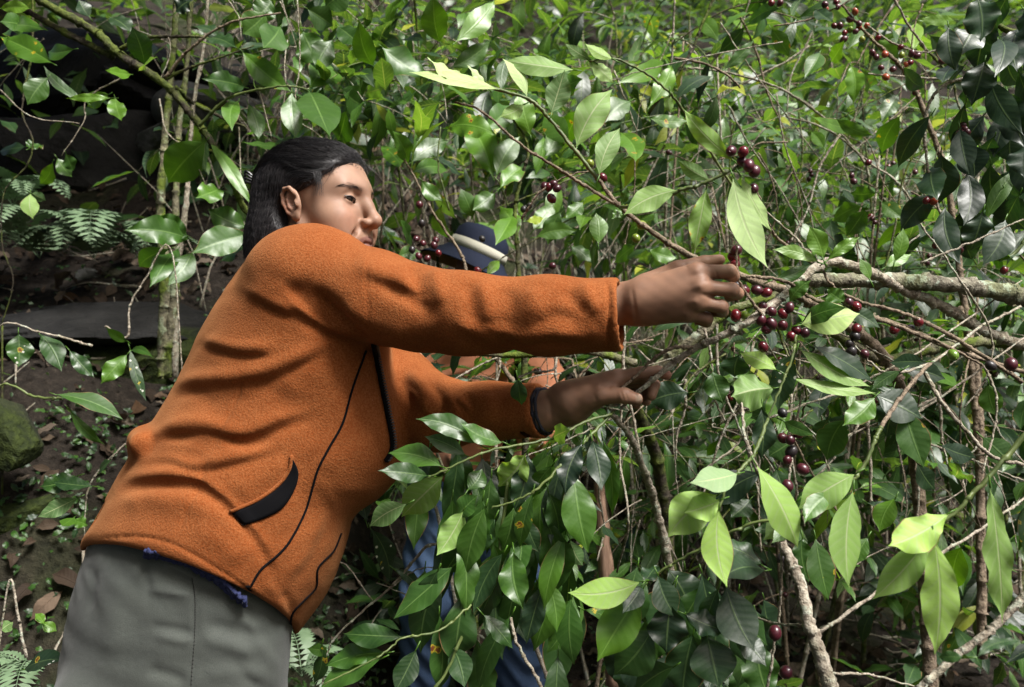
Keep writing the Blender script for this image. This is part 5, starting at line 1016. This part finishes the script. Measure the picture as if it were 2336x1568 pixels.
# ---- mid-green shrub between the face and the hat
s = Shrub('coffee shrub with rust-spotted mid-green leaves between the face and the overhead spray', 106, 1.95)
s.branch([(1185, 660), (1180, 560), (1175, 480), (1190, 400), (1205, 350), (1190, 300), (1150, 250)], .0060, .0022, DARKB, .05); s.branch([(1185, 650), (1195, 800), (1200, 1400)], .006, .010, DARKB, .07, name='trunk')
s.branch([(1060, 600), (1040, 560), (985, 480), (940, 395), (900, 330)], .0040, .0018, BROWN, .05); s.branch([(1060, 600), (1100, 760), (1190, 900)], .004, .006, BROWN, .05); s.branch([(1160, 470), (1140, 420), (1128, 404)], .002, .0016, GREEN, .04); s.branch([(1025, 480), (1000, 380), (1005, 290)], .0026, .0016, GREEN, .05)
s.leaves([(1125, 407, 1066, 283, 78, .52, ''), (1132, 404, 1186, 312, 58, .52, ''), (931, 372, 895, 298, 46, .44, ''), (936, 372, 1024, 322, 50, .46, ''), (938, 396, 1024, 392, 42, .42, ''), (987, 355, 1053, 402, 40, .06, 'g'), (918, 384, 868, 333, 46, .42, 's'), (1015, 294, 1133, 310, 62, .58, 's'), (950, 318, 946, 228, 40, .50, 'u'), (955, 316, 1002, 234, 36, .50, 'u'), (1215, 528, 1264, 464, 50, .50, ''), (1221, 542, 1316, 528, 42, .48, ''), (1365, 558, 1360, 486, 46, .50, ''), (1005, 100, 990, -14, 66, .60, ''), (1037, 98, 1128, 0, 58, .60, 'b'), (1026, 156, 1120, 92, 46, .40, ''), (870, 106, 974, 174, 84, .20, ''), (855, 152, 818, 42, 52, .46, ''),
          (1405, 192, 1514, 142, 50, .62, 's'), (1480, 246, 1532, 148, 50, .58, 's'), (1478, 268, 1570, 275, 34, .40, 's'), (1300, 330, 1240, 260, 60, .52, 's'), (1330, 250, 1290, 330, 56, .58, 's'), (1210, 310, 1180, 210, 60, .50, ''), (1240, 360, 1268, 290, 54, .55, 's'), (1100, 300, 1170, 240, 60, .30, ''), (1130, 440, 1078, 480, 54, .45, ''), (1140, 430, 1200, 380, 50, .46, ''), (1170, 490, 1130, 560, 54, .40, ''), (1180, 540, 1140, 470, 50, .48, ''), (1080, 500, 1050, 430, 44, .35, ''), (960, 410, 1010, 460, 40, .30, ''), (985, 430, 1040, 500, 30, .85, 's'), (1010, 460, 1035, 545, 42, .30, ''), (912, 500, 940, 560, 44, .36, 'b'), (905, 590, 960, 575, 40, .34, ''), (1110, 630, 1140, 596, 26, .66, ''), (1200, 505, 1240, 498, 22, .97, ''), (1195, 500, 1185, 460, 18, .85, ''),
          (1450, 560, 1400, 600, 40, .4, ''), (1480, 570, 1545, 590, 40, .42, ''), (1300, 560, 1350, 600, 40, .3, 'g'), (1280, 480, 1250, 560, 46, .5, ''), (1330, 460, 1290, 500, 40, .4, ''), (1410, 300, 1450, 370, 54, .5, 's'), (1440, 230, 1380, 280, 60, .4, ''), (1260, 210, 1330, 180, 54, .35, ''), (880, 210, 870, 130, 50, .4, 'u'), (880, 200, 830, 215, 46, .35, 'u')], dj=.10)
s.fruit([(957, 467, 'd'), (962, 510, 'k'), (950, 545, 'd'), (965, 555, 'd'), (990, 560, 'd'), (955, 585, 'd'), (975, 590, 'd'), (994, 548, 'd'), (1000, 578, 'r'), (940, 570, 'k'), (1260, 607, 'd', 1.8), (1090, 618, 'r', 1.9), (1208, 470, 'k'), (1195, 478, 'k'), (1100, 545, 'k')], r=.0085)
s.done((P(1200, 1400, 1.95)[0], 1.95, float(ground(P(1200, 1400, 1.95)[0], 1.95))))

# ---- mossy forked branch at the upper left
s = Shrub('coffee shrub whose dark mossy forked branch slants down behind the hair', 107, 2.0)
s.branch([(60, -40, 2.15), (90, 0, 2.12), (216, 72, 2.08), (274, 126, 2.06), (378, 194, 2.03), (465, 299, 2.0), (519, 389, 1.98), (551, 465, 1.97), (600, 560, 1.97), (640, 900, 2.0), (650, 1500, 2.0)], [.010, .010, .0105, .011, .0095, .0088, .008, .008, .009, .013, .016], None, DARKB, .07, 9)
s.branch([(-10, -30, 2.2), (18, 0, 2.18), (144, 72, 2.12), (200, 100, 2.1), (259, 130, 2.08)], .0075, .009, DARKB, .07); s.branch([(274, 112, 2.05), (324, 88, 2.03), (400, 84, 2.0), (470, 86, 2.0), (540, 110, 2.0)], .0055, .002, DARKB, .05); s.branch([(378, 180, 2.0), (420, 125, 1.98), (486, 72, 1.96), (545, 46, 1.95), (640, 30, 1.95)], .0045, .002, BROWN, .06)
s.branch([(380, 180, 2.0), (430, 156, 2.0), (500, 132, 2.0), (580, 104, 2.0)], .004, .0018, DARKB, .05); s.branch([(455, 288, 1.98), (500, 240, 1.96), (545, 215, 1.95), (645, 197, 1.94), (705, 204, 1.94)], .0042, .0020, GREEN, .07); s.branch([(400, 200, 2.02), (440, 235, 2.1), (520, 275, 2.15), (560, 290, 2.15)], .006, .003, DARKB, .05)
s.twigs([[(678, 0), (684, 140), (674, 215), (684, 258)], [(520, 0), (545, 40), (550, 90)], [(384, 85), (388, 120), (368, 180)], [(466, 140), (450, 200), (440, 280)], [(364, 226), (380, 300), (430, 340)], [(0, 205), (70, 265), (180, 282)], [(280, 175), (200, 225), (190, 280), (140, 355)], [(668, 270), (730, 310), (740, 330)], [(440, 355), (490, 470)], [(545, 290), (550, 420)], [(590, 200), (620, 320)]], .0018, TWIG, .04)
s.wk = 1.22; s.leaves([(472, 320, 383, 418, 76, .42, ''), (476, 320, 580, 478, 28, .40, ''), (504, 430, 446, 452, 46, .50, ''), (566, 520, 474, 478, 54, .42, ''), (436, 548, 283, 526, 56, .30, ''), (432, 540, 346, 492, 56, .30, ''), (570, 534, 438, 578, 62, .30, ''), (389, 568, 318, 610, 40, .28, ''), (407, 568, 341, 657, 46, .26, ''), (440, 573, 383, 652, 46, .30, ''), (570, 560, 500, 600, 50, .18, 'g'), (608, 30, 553, 78, 60, .38, ''), (640, 60, 600, 110, 60, .36, ''), (551, 116, 664, 210, 48, .42, 's'), (690, 70, 736, 152, 66, .40, ''), (705, 206, 784, 162, 74, .40, ''), (706, 210, 752, 312, 78, .38, ''), (666, 210, 674, 318, 42, .34, ''), (560, 200, 460, 180, 40, .3, ''), (545, 230, 530, 300, 34, .34, ''), (565, 235, 590, 320, 34, .36, ''), (500, 85, 440, 60, 34, .08, 'g'), (470, 88, 540, 110, 40, .10, 'g'), (262, 222, 278, 276, 36, .58, ''), (250, 215, 200, 245, 34, .52, ''), (258, 224, 150, 225, 16, .55, ''), (122, 146, 0, 84, 52, .34, 's'), (172, 112, 110, 118, 36, .34, ''), (110, 176, 62, 240, 46, .38, ''), (200, 235, 100, 150, 24, .14, 'g'), (300, 170, 240, 160, 22, .6, ''), (330, 160, 360, 130, 30, .66, ''), (0, 20, 70, 20, 26, .80, ''), (60, 60, 0, 50, 40, .3, ''), (20, 90, 110, 70, 40, .28, ''), (330, 150, 300, 60, 46, .2, ''), (700, 20, 760, 60, 50, .34, ''), (740, 20, 800, -20, 60, .4, ''), (770, 60, 830, 110, 46, .3, ''), (760, 90, 720, 160, 50, .35, ''), (780, 200, 830, 240, 60, .3, ''), (790, 250, 770, 320, 56, .36, ''), (620, 0, 580, 40, 50, .34, ''), (250, 40, 300, 75, 40, .08, 'g'), (205, 40, 180, 0, 34, .1, 'g'), (400, 30, 440, 0, 40, .1, 'g')], dj=.10)
s.lod = 1
for k in range(16): s.spray(P(s.rg.uniform(560, 900), s.rg.uniform(-40, 230), s.rg.uniform(2.1, 2.6)), (s.rg.normal(0, 1), s.rg.normal(0, .3), s.rg.normal(-.2, .4)), .25, 4, .10, .32, r=.002)
for k in range(7): s.spray(P(s.rg.uniform(0, 520), s.rg.uniform(-40, 130), s.rg.uniform(2.3, 3.0)), (s.rg.normal(0, 1), s.rg.normal(0, .3), s.rg.normal(-.2, .4)), .22, 3, .09, .2, r=.002)
s.done((P(650, 1500, 2.0)[0], 2.0, float(ground(P(650, 1500, 2.0)[0], 2.0))))

# ---- pale straight double trunk at the left
s = Shrub('pair of slender pale moss-streaked trunks rising beside the shoulder', 108, 2.45, cat='young tree', name='young_tree')
b0 = gp(372, 860)
for xs_, r in (([(372, 830), (378, 640), (367, 480), (378, 290), (393, 140), (404, -20), (410, -200)], .011), ([(384, 830), (400, 640), (400, 520), (408, 300), (425, 160), (436, -20), (440, -200)], .009), ([(400, 640), (420, 500), (430, 400), (440, 250), (470, 60), (480, -200)], .006)):
    s.branch([P(xs_[0][0], 860, 2.45)] + [P(x, y, 2.45) for x, y in xs_], [r * 1.7, r * 1.7, r * 1.6, r, r * .9, r * .8, r * .7][:len(xs_) + 1], None, MOSSY if r > .006 else TWIG, .16, 9, world=True, name='trunk')
s.lod = 1
for k in range(12): s.spray(P(s.rg.uniform(300, 560), s.rg.uniform(-330, -60), 2.45), (s.rg.normal(0, 1), s.rg.normal(0, .6), .1), .4, 5, .11, .3)
s.done((P(372, 860, 2.45)[0], 2.45, P(372, 860, 2.45)[2]))

# ---- saplings at the left edge
def sapling(label, seed, d, stem, rows, base=None, mat=None, tw=()):
    s = Shrub(label, seed, d, 'saplings left of the jacket', 'sapling', 'coffee_sapling'); s.branch(stem, .0030, .0013, mat or TWIG, .05)
    if tw: s.twigs(tw, .0014, mat or TWIG)
    s.leaves(rows, dj=.04); e = P(*(stem[-1] if len(stem[-1]) > 2 else (*stem[-1], d))); z = float(ground(e[0], e[1])); z = min(z, e[2]); g = Geo(); tube(g, [e, (e[0], e[1], z - .02)], .0030, .0034, sides=6, rng=s.rg); g.build('stem', mat or TWIG, s.root); s.done((e[0], e[1], z))
sapling('sapling with a white-blotched leaf and two drooping dark leaves over the stone slab', 111, 1.75, [(210, 790), (150, 772), (90, 758), (0, 745), (-40, 900)], [(90, 762, 140, 848, 52, .14, ''), (157, 798, 215, 862, 36, .12, ''), (42, 760, 42, 838, 62, .14, 'w')])
sapling('sapling with a bright leaf and a narrow white-dotted leaf in front of the mossy stone', 112, 1.85, [(240, 745), (290, 770), (296, 700), (330, 640), (390, 570), (420, 900)], [(291, 808, 230, 876, 46, .52, ''), (296, 794, 334, 916, 26, .10, 'w'), (292, 780, 242, 746, 24, .40, ''), (300, 800, 350, 816, 20, .2, '')])
sapling('sapling with a long horizontal stem and one big jade leaf pointing at the jacket', 113, 1.6, [(140, 910), (80, 905), (0, 880), (-60, 1000)], [(125, 900, 280, 957, 48, .20, 'g'), (157, 933, 238, 1014, 26, .30, '')], mat=GREEN)
sapling('low sapling with broad leaves and tiny green fruit beside the jacket hem', 114, 1.65, [(345, 965), (290, 1010), (240, 1060), (200, 1120), (190, 1250)], [(180, 1085, 90, 1110, 50, .26, 'g'), (215, 1110, 120, 1100, 40, .12, 'g'), (180, 1135, 86, 1180, 42, .48, 'u'), (170, 1180, 140, 1200, 34, .6, ''), (165, 1190, 200, 1200, 30, .55, ''), (225, 1080, 255, 1050, 30, .14, '')])
sapling('tiny sapling with two glossy white-blotched leaves at the foot of the grey trousers', 115, 1.55, [(60, 1500), (40, 1400), (20, 1330), (-20, 1600)], [(55, 1528, 150, 1505, 60, .08, 'gw'), (0, 1440, 30, 1420, 34, .5, 'u'), (95, 1420, 130, 1440, 26, .6, ''), (100, 1425, 80, 1400, 22, .55, '')])
sapling('thin dark sapling with small drooping leaves at the frame edge under the boulder', 116, 2.3, [(75, -20), (72, 120), (50, 250), (75, 320), (60, 380), (10, 440), (5, 560), (30, 640), (5, 740)], [(60, 335, 0, 345, 44, .08, 'g'), (65, 340, 90, 330, 40, .2, 'g'), (130, 360, 165, 405, 36, .4, ''), (120, 370, 90, 420, 36, .45, ''), (70, 442, 75, 500, 40, .48, 'u'), (70, 440, 105, 458, 26, .3, 'u'), (0, 275, 35, 305, 30, .1, 'g'), (150, 350, 168, 390, 34, .14, 'g')], mat=DARKB)
sapling('pale sapling with a chewed white-dotted leaf in front of the trousers', 117, 1.45, [(1020, 1238), (970, 1250), (920, 1310), (880, 1350), (810, 1410), (750, 1480), (730, 1600)], [(845, 1205, 888, 1330, 58, .08, 'gwb'), (835, 1190, 812, 1120, 40, .10, 'gw'), (735, 1470, 715, 1560, 36, .12, 'gw'), (900, 1300, 960, 1350, 30, .2, ''), (750, 1490, 700, 1480, 30, .3, '')], tw=[[(1000, 1250), (985, 1310), (950, 1360), (860, 1330)], [(885, 1345), (950, 1300), (1010, 1298)], [(850, 1370), (790, 1290), (760, 1285)]])

# ---- glossy shrub at the upper right corner, shade put into its leaf colour
s = Shrub('glossy shrub shaded nearly black in its leaf colour, one fresh light-green leaf pair', 109, 1.55)
s.branch([(2400, 400), (2330, 560), (2270, 590), (2245, 520)], .004, .002, GREEN, .06); s.branch([(2420, 1500, 1.6), (2400, 900, 1.6), (2400, 400, 1.55), (2360, 120), (2280, 60)], .012, .005, DARKB, .1, name='trunk')
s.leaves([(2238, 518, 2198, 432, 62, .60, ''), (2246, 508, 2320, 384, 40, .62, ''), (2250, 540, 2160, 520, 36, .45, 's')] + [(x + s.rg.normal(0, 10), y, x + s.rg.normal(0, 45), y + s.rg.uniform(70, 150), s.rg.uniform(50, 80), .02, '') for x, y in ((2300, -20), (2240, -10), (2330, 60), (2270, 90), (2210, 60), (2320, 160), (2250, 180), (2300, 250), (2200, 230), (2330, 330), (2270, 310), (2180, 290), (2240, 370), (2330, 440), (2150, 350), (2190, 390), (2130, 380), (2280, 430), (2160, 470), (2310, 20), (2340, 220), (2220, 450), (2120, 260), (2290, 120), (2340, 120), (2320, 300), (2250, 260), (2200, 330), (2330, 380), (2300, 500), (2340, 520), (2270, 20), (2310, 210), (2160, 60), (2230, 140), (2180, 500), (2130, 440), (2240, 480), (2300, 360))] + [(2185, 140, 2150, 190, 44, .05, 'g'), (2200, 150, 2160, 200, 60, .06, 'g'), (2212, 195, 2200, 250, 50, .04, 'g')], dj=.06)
s.branch([(2240, 175), (2159, 191), (2123, 230), (2109, 288), (2116, 378), (2138, 468), (2166, 526), (2180, 560)], .0034, .0022, TWIG, .05)
s.fruit([(2196, 287, 'd'), (2190, 305, 'r'), (2206, 302, 'd'), (2200, 295, 'd'), (2130, 460, 'o'), (2113, 458, 'r'), (2150, 540, 'r'), (2157, 530, 'r'), (2133, 545, 'r'), (2135, 560, 'r'), (2160, 560, 'd'), (2150, 570, 'r'), (2180, 530, 'r'), (2290, 617, 'r'), (2190, 570, 'r')], r=.0072)
s.leaves([(2260, 575, 2312, 600, 44, .3, 's')], d=1.5); s.done((P(2420, 1500, 1.6)[0], 1.6, 0))

# ---- fruiting shrub at the top right
s = Shrub('coffee shrub loaded with red cherries at the top, yellow-spotted leaves around them', 110, 2.0)
s.branch([(1890, -30), (1960, 60), (2010, 110), (2060, 160), (2110, 260), (2160, 420), (2200, 700), (2240, 1100)], .0022, .009, BROWN, .05); s.branch([(2030, -20), (2080, 70), (2110, 110), (2090, 130)], .003, .002, TWIG, .05); s.branch([(1980, 60), (2040, 100), (2110, 120), (2180, 100)], .0022, .002, TWIG, .04); s.branch([(1980, 168), (2080, 176), (2160, 182), (2260, 190)], .002, .003, TWIG, .05); s.branch([(1569, 155, 2.2), (1659, 166, 2.2), (1785, 205, 2.2), (1893, 281, 2.2), (1965, 360, 2.2), (1983, 403, 2.2)], .0028, .0034, TWIG, .06); s.branch([(1792, 266, 2.2), (1893, 299, 2.2), (1983, 371, 2.2), (2037, 407, 2.2), (2073, 450, 2.2), (2091, 504, 2.2)], .0024, .0034, TWIG, .06); s.branch([(1765, 60), (1860, 40), (1960, -10)], .002, .002, BROWN, .05); s.branch([(1480, 260), (1570, 130), (1600, 60), (1640, -30)], .004, .003, DARKB, .05); s.branch([(2190, 700), (2230, 900, 2.0), (2240, 1500, 2.0)], .008, .012, BROWN, .08, name='trunk')
s.branch([(2105, 10), (2086, 60), (2078, 120)], .002, .0016, BROWN, .05)
s.leaves([(2084, 118, 2090, 52, 38, .88, ''), (2178, 46, 2092, 46, 26, .80, ''), (1758, 64, 1802, 132, 40, .72, 's'), (1895, 142, 1926, 92, 38, .82, ''), (1940, 150, 1946, 238, 46, .62, 's'), (1960, 150, 1985, 200, 40, .6, 's'), (2056, 262, 2012, 350, 52, .45, 's'), (2050, 215, 2010, 280, 40, .3, 's'), (1870, 120, 1835, 180, 44, .3, ''), (1640, 95, 1590, 40, 40, .5, ''), (1650, 160, 1720, 90, 30, .2, ''), (1700, 60, 1640, 120, 40, .18, ''), (1780, 20, 1700, 60, 40, .25, ''), (2120, 80, 2180, 140, 40, .4, ''), (1990, 90, 2050, 150, 40, .5, ''), (2060, 150, 2110, 200, 40, .3, ''), (1860, 20, 1900, 50, 40, .06, 'g'), (1850, 265, 1950, 290, 36, .6, ''), (1840, 300, 1880, 330, 30, .66, ''), (1905, 268, 1995, 310, 30, .72, ''), (1880, 340, 1850, 300, 30, .5, ''), (2000, 440, 1940, 440, 40, .5, ''), (1968, 470, 1900, 505, 50, .55, ''), (1975, 475, 1930, 540, 50, .5, ''), (2010, 460, 2060, 500, 40, .62, 's'), (2080, 500, 2000, 570, 26, .66, '')], dj=.08)
for k in range(70):
    x, y, d = s.rg.uniform(1380, 2280), s.rg.uniform(-20, 560), s.rg.uniform(1.9, 2.8); a = s.rg.uniform(-1.4, 1.4); L = s.rg.uniform(120, 420); dx, dy = math.sin(a) * L, math.cos(a) * L
    s.twigs([[(x, y, d), (x + dx * .35 + s.rg.normal(0, 12), y + dy * .35 - 8, d), (x + dx * .7 + s.rg.normal(0, 16), y + dy * .7, d), (x + dx, y + dy + 10, d)]], s.rg.choice((.0016, .0022, .003)), [TWIG, TWIG, BROWN, MOSSY][s.rg.integers(4)], .05)
ch_ = [(630, 20), (685, 20), (970, 30), (975, 60), (1040, 15), (1050, 45), (1125, 125), (1160, 75), (1030, 165), (1065, 165), (1185, 150), (1235, 165), (1095, 210), (1165, 200), (1090, 250), (1185, 175), (1305, 240), (1270, 335), (1295, 362), (1350, 345), (1450, 300), (1520, 340), (1555, 355), (1485, 408), (1510, 398), (1325, 430), (1400, 440), (1355, 490), (1545, 585), (1710, 390), (1735, 370), (1760, 385), (1245, 1030), (1140, 1115), (1152, 1150), (1455, 350), (1205, 250), (1130, 190)]
s.fruit([(1532.6 + .3601 * x, .3601 * y, 'g' if (x, y) in ((1455, 350), (1205, 250), (1130, 190)) else ('r', 'd', 'd', 'o')[i % 4]) for i, (x, y) in enumerate(ch_)], r=.0080)
s.done((P(2240, 1500, 2.0)[0], 2.0, float(ground(P(2240, 1500, 2.0)[0], 2.0))))

# ---- shrubs up the hillside, each its own plant
def bush(px, py, d, label, seed, h=1.1, nb=16, tone=.34, ll=.12, cher=0, spread=.55, lod=1, droop=.65):
    s = Shrub(label, seed, d, 'coffee shrubs growing up the hillside behind the pickers'); s.lod = lod; rg = s.rg; top = P(px, py, d); bx, by = top[0] + rg.normal(0, .1), d + rg.normal(0, .05); base = np.array((bx, by, float(ground(bx, by)) - .03))
    hh = max(.35, top[2] - base[2] + .1); n = rg.integers(2, 4)
    for k in range(n):
        tp = top + np.array((rg.normal(0, spread * .35), rg.normal(0, spread * .35), rg.normal(0, .08))); mid = (base + tp) / 2 + np.array((rg.normal(0, .06), rg.normal(0, .06), .05))
        st = smooth_path([base, mid, tp], 8); g = Geo(); tube(g, [base, mid, tp], .0075, .003, sides=7, sub=8, node=.09, rng=rg); g.build('trunk', [TWIG, BROWN, MOSSY][rg.integers(3)], s.root)
        lo = max(0., 1 - h / hh)
        for j in range(nb // n + 1):
            t_ = rg.uniform(lo, 1.); q = st[min(len(st) - 1, int(t_ * len(st)))]; a = rg.uniform(0, 6.28)
            s.spray(q, (math.cos(a), math.sin(a), rg.uniform(.0, .6)), spread * rg.uniform(.7, 1.2), 6 if lod else 5, ll * 1.18, tone - .06, [TWIG, GREEN, BROWN][rg.integers(3)], droop, .05, int(cher and rg.uniform() < .5), r=.0024)  # tone lowered, hillside shade put into the leaf colour
    s.done(base)
BUSH = [ # photo position of the crown, distance, label, tone, fruit
 (1560, 60, 2.7, 'shrub at the top of the frame behind the shaken spray, sky glinting through it', .36, 0), (1760, 330, 2.6, 'loose shrub above the brightest hanging leaf, glossy leaves', .34, 1), (1960, 250, 2.9, 'shrub behind the two long arching twigs', .36, 1), (2180, 420, 2.7, 'shrub in the gap beside the blackish foliage', .30, 1),
 (1960, 480, 2.5, 'shrub right above the lichen-covered limb', .42, 1), (2260, 640, 2.4, 'shrub behind the end of the lichen-covered limb with the dried leaf', .28, 1), (1720, 120, 3.3, 'shrub with bluish sheen high above the reaching hand', .28, 0), (2080, 60, 3.2, 'shrub behind the cherry-loaded top spray', .36, 0),
 (1400, 80, 3.1, 'shrub behind the motion of the pale leaves, light bark showing', .38, 0), (1180, 100, 2.9, 'shrub at the top between the broad upright leaves', .34, 0), (950, 90, 2.8, 'shrub with big drooping leaves above and behind the face', .32, 0), (760, 60, 3.0, 'shrub hanging over the hair of the picker in orange', .26, 0),
 (1620, 330, 3.5, 'shrub behind the drooping blurred leaf and dark cherries', .36, 0), (1850, 150, 4.0, 'shrub further up the slope behind the long pale twig', .33, 0), (2120, 230, 3.9, 'shrub further up the slope behind the spotted leaves', .30, 0), (2300, 120, 3.5, 'dark shrub far behind the upper right corner', .20, 0),
 (1300, 220, 4.1, 'shrub on the slope seen through the overhead spray', .34, 0), (1520, 200, 4.4, 'shrub up the slope left of the long pale twig', .34, 0), (1060, 200, 3.9, 'shrub on the litter slope above the face', .30, 0), (1700, 500, 3.2, 'low shrub behind the wrist of the reaching hand', .36, 0),
 (2060, 600, 3.3, 'low shrub behind the crook of the held branch', .34, 1), (2290, 850, 2.9, 'low shrub at the right edge under the limb', .24, 0), (1560, 900, 2.6, 'low shrub between the two hands, white-flecked leaves', .34, 0), (1830, 960, 2.7, 'low shrub behind the dark cherries under the limb', .30, 0),
 (2260, 1120, 2.6, 'dark low shrub at the right edge above the bare soil', .12, 0), (1420, 1130, 2.5, 'low shrub around the wooden pole', .36, 0), (1000, 820, 2.25, 'low shrub between the two sleeves', .34, 0),
 (1320, 760, 2.2, 'shrub behind the forearm of the upper sleeve', .36, 0), (820, 1330, 2.7, 'low dark shrub between the jacket front and the blue jeans', .22, 0), (1560, 1330, 2.4, 'low shrub behind the big arching foreground leaf', .22, 0), (1900, 30, 5.2, 'far shrub near the top of the slope', .36, 0),
 (1350, 20, 5.4, 'far shrub at the top where the light breaks through', .40, 0), (2250, 300, 5.0, 'far dim shrub behind the blackish foliage', .26, 0), (620, 30, 4.2, 'dim shrub above the pale grey slab', .2, 0), (1640, 60, 6.0, 'farthest shrub on the slope above the hand', .38, 0)]
for k, (px, py, d, lb, tn, ch) in enumerate(BUSH):
    low = py > 700; bush(px, py, d, lb, 300 + k, h=.55 if low or 850 < px < 1420 else 1.3, nb=(10 if low else 18), tone=tn, ll=.115 if low else .135, cher=ch, spread=.36 if low else .55, lod=1 if d < 3.2 else 0)
# unseen trees added to block light: crowns close the sky left, behind and overhead
def added_shade_tree(label, base, top, crown, n, seed):
    root = tag(link('added_shade_tree', None), label, 'tree', 'unseen shade trees added over the coffee'); rg = np.random.default_rng(seed); base = np.array(base, float); base[2] = float(ground(base[0], base[1])) - .1; g = Geo(); tube(g, [base, base + (np.array(top) - base) * .5 + (.2, .1, 0), np.array(top)], .16, .06, sides=12, sub=8, rng=rg)
    for c, r in crown:
        for k in range(6): e = np.array(c) + rg.normal(0, .45, 3) * np.array(r); m = (np.array(top) + e) / 2 + rg.normal(0, .2, 3); tube(g, [np.array(top) - (0, 0, rg.uniform(0, 1.2)), m, e], .035, .008, sides=5, sub=4)
    g.build('trunk', DARKB, root); g = Geo(); tot = sum(np.prod(r) for _, r in crown)
    for c, r in crown:
        for k in range(int(n * np.prod(r) / tot)):
            v = rg.normal(size=3); v *= rg.uniform(.3, 1) ** .5 / np.linalg.norm(v); p = np.array(c) + v * np.array(r); a = rg.uniform(0, 6.28); d_ = unit((math.cos(a), math.sin(a), -rg.uniform(0, .8))); L = rg.uniform(.18, .36); leaf(g, p, p + d_ * L, L * .24, unit(np.array((0, 0, 1)) + rg.normal(0, .35, 3)), rg, curl=.1, fold=.2, lod=0, tone=.3)
    g.build('crown', LEAF, root); settle(root, base)
added_shade_tree('unseen shade tree added up the slope, its crown darkening the boulders', (-3.4, 4.6, 0), (-2.2, 4.0, 5.6), [((-2.6, 3.6, 5.6), (1.9, 2.0, .8)), ((-.6, 3.0, 5.0), (1.4, 1.5, .55)), ((-4.2, 2.2, 5.2), (1.6, 2.2, .9)), ((-3.0, .4, 5.4), (1.7, 1.6, .8))], 11000, 1)
added_shade_tree('unseen shade tree added behind the photographer to block the sky', (-3.2, -3.4, 0), (-2.6, -3.0, 4.6), [((-2.8, -2.6, 4.4), (2.0, 1.6, 1.5)), ((-4.2, -1.0, 3.6), (1.4, 1.8, 1.5)), ((-.6, -3.8, 4.0), (1.8, 1.2, 1.4)), ((1.4, -4.6, 3.4), (1.6, 1.0, 1.3)), ((-4.4, 1.0, 3.4), (1.1, 1.4, 1.2))], 5200, 2)
# far slope: a mass of leaves and twigs nobody could count
g = Geo(); rg = np.random.default_rng(77); n = 0
while n < 9000:
    y = 3.6 + 13.4 * rg.uniform() ** .7; x = rg.uniform(-.65, .7) * y
    if x < -.25 * y and rg.uniform() < .7: continue
    zz = float(ground(x, y, False)) + abs(rg.normal(0, .4)) + .03 + (rg.uniform(0, 1.5) if y > 9 else 0)
    if vnoise(x + zz * .6, y, 1.7, 9) < -.04 and rg.uniform() < .85: continue
    q = proj((x, y, zz))
    if 850 < q[0] < 1420 and 360 < q[1] < 660 and rg.uniform() < .9: continue
    n += 1; a = rg.uniform(0, 6.28); L = rg.uniform(.11, .26) * (1 + .05 * y); dr = unit((math.cos(a), math.sin(a), -rg.uniform(.0, .9))); b = np.array((x, y, zz)); leaf(g, b, b + dr * L, L * .175, unit(np.array((0, -.3, 1)) + rg.normal(0, .4, 3)), rg, curl=.08, fold=.25, wav=.1, tone=np.clip(rg.normal(.20, .18), .03, .9), lod=0)
tag(g.build('hillside_foliage', LEAF), kind='stuff')
g = Geo()
for k in range(900):
    y = rg.uniform(3.2, 9); x = rg.uniform(-.4, .68) * y; z = float(ground(x, y, False)); a = rg.uniform(0, 6.28); L = rg.uniform(.3, 1.1); t_ = rg.uniform(.1, .9); q = np.array((x, y, z)); tube(g, [q, q + np.array((math.cos(a) * L * .2, math.sin(a) * L * .2, L * .5)), q + np.array((math.cos(a) * L * t_, math.sin(a) * L * t_, L))], rg.uniform(.003, .007), .002, sides=4, sub=3)
tag(g.build('hillside_twigs', TWIG), kind='stuff')
settle(woman, (P(430, 0, 1.46)[0], 1.46, -.06)); settle(man, (P(1080, 0, MD)[0], MD, -.12))
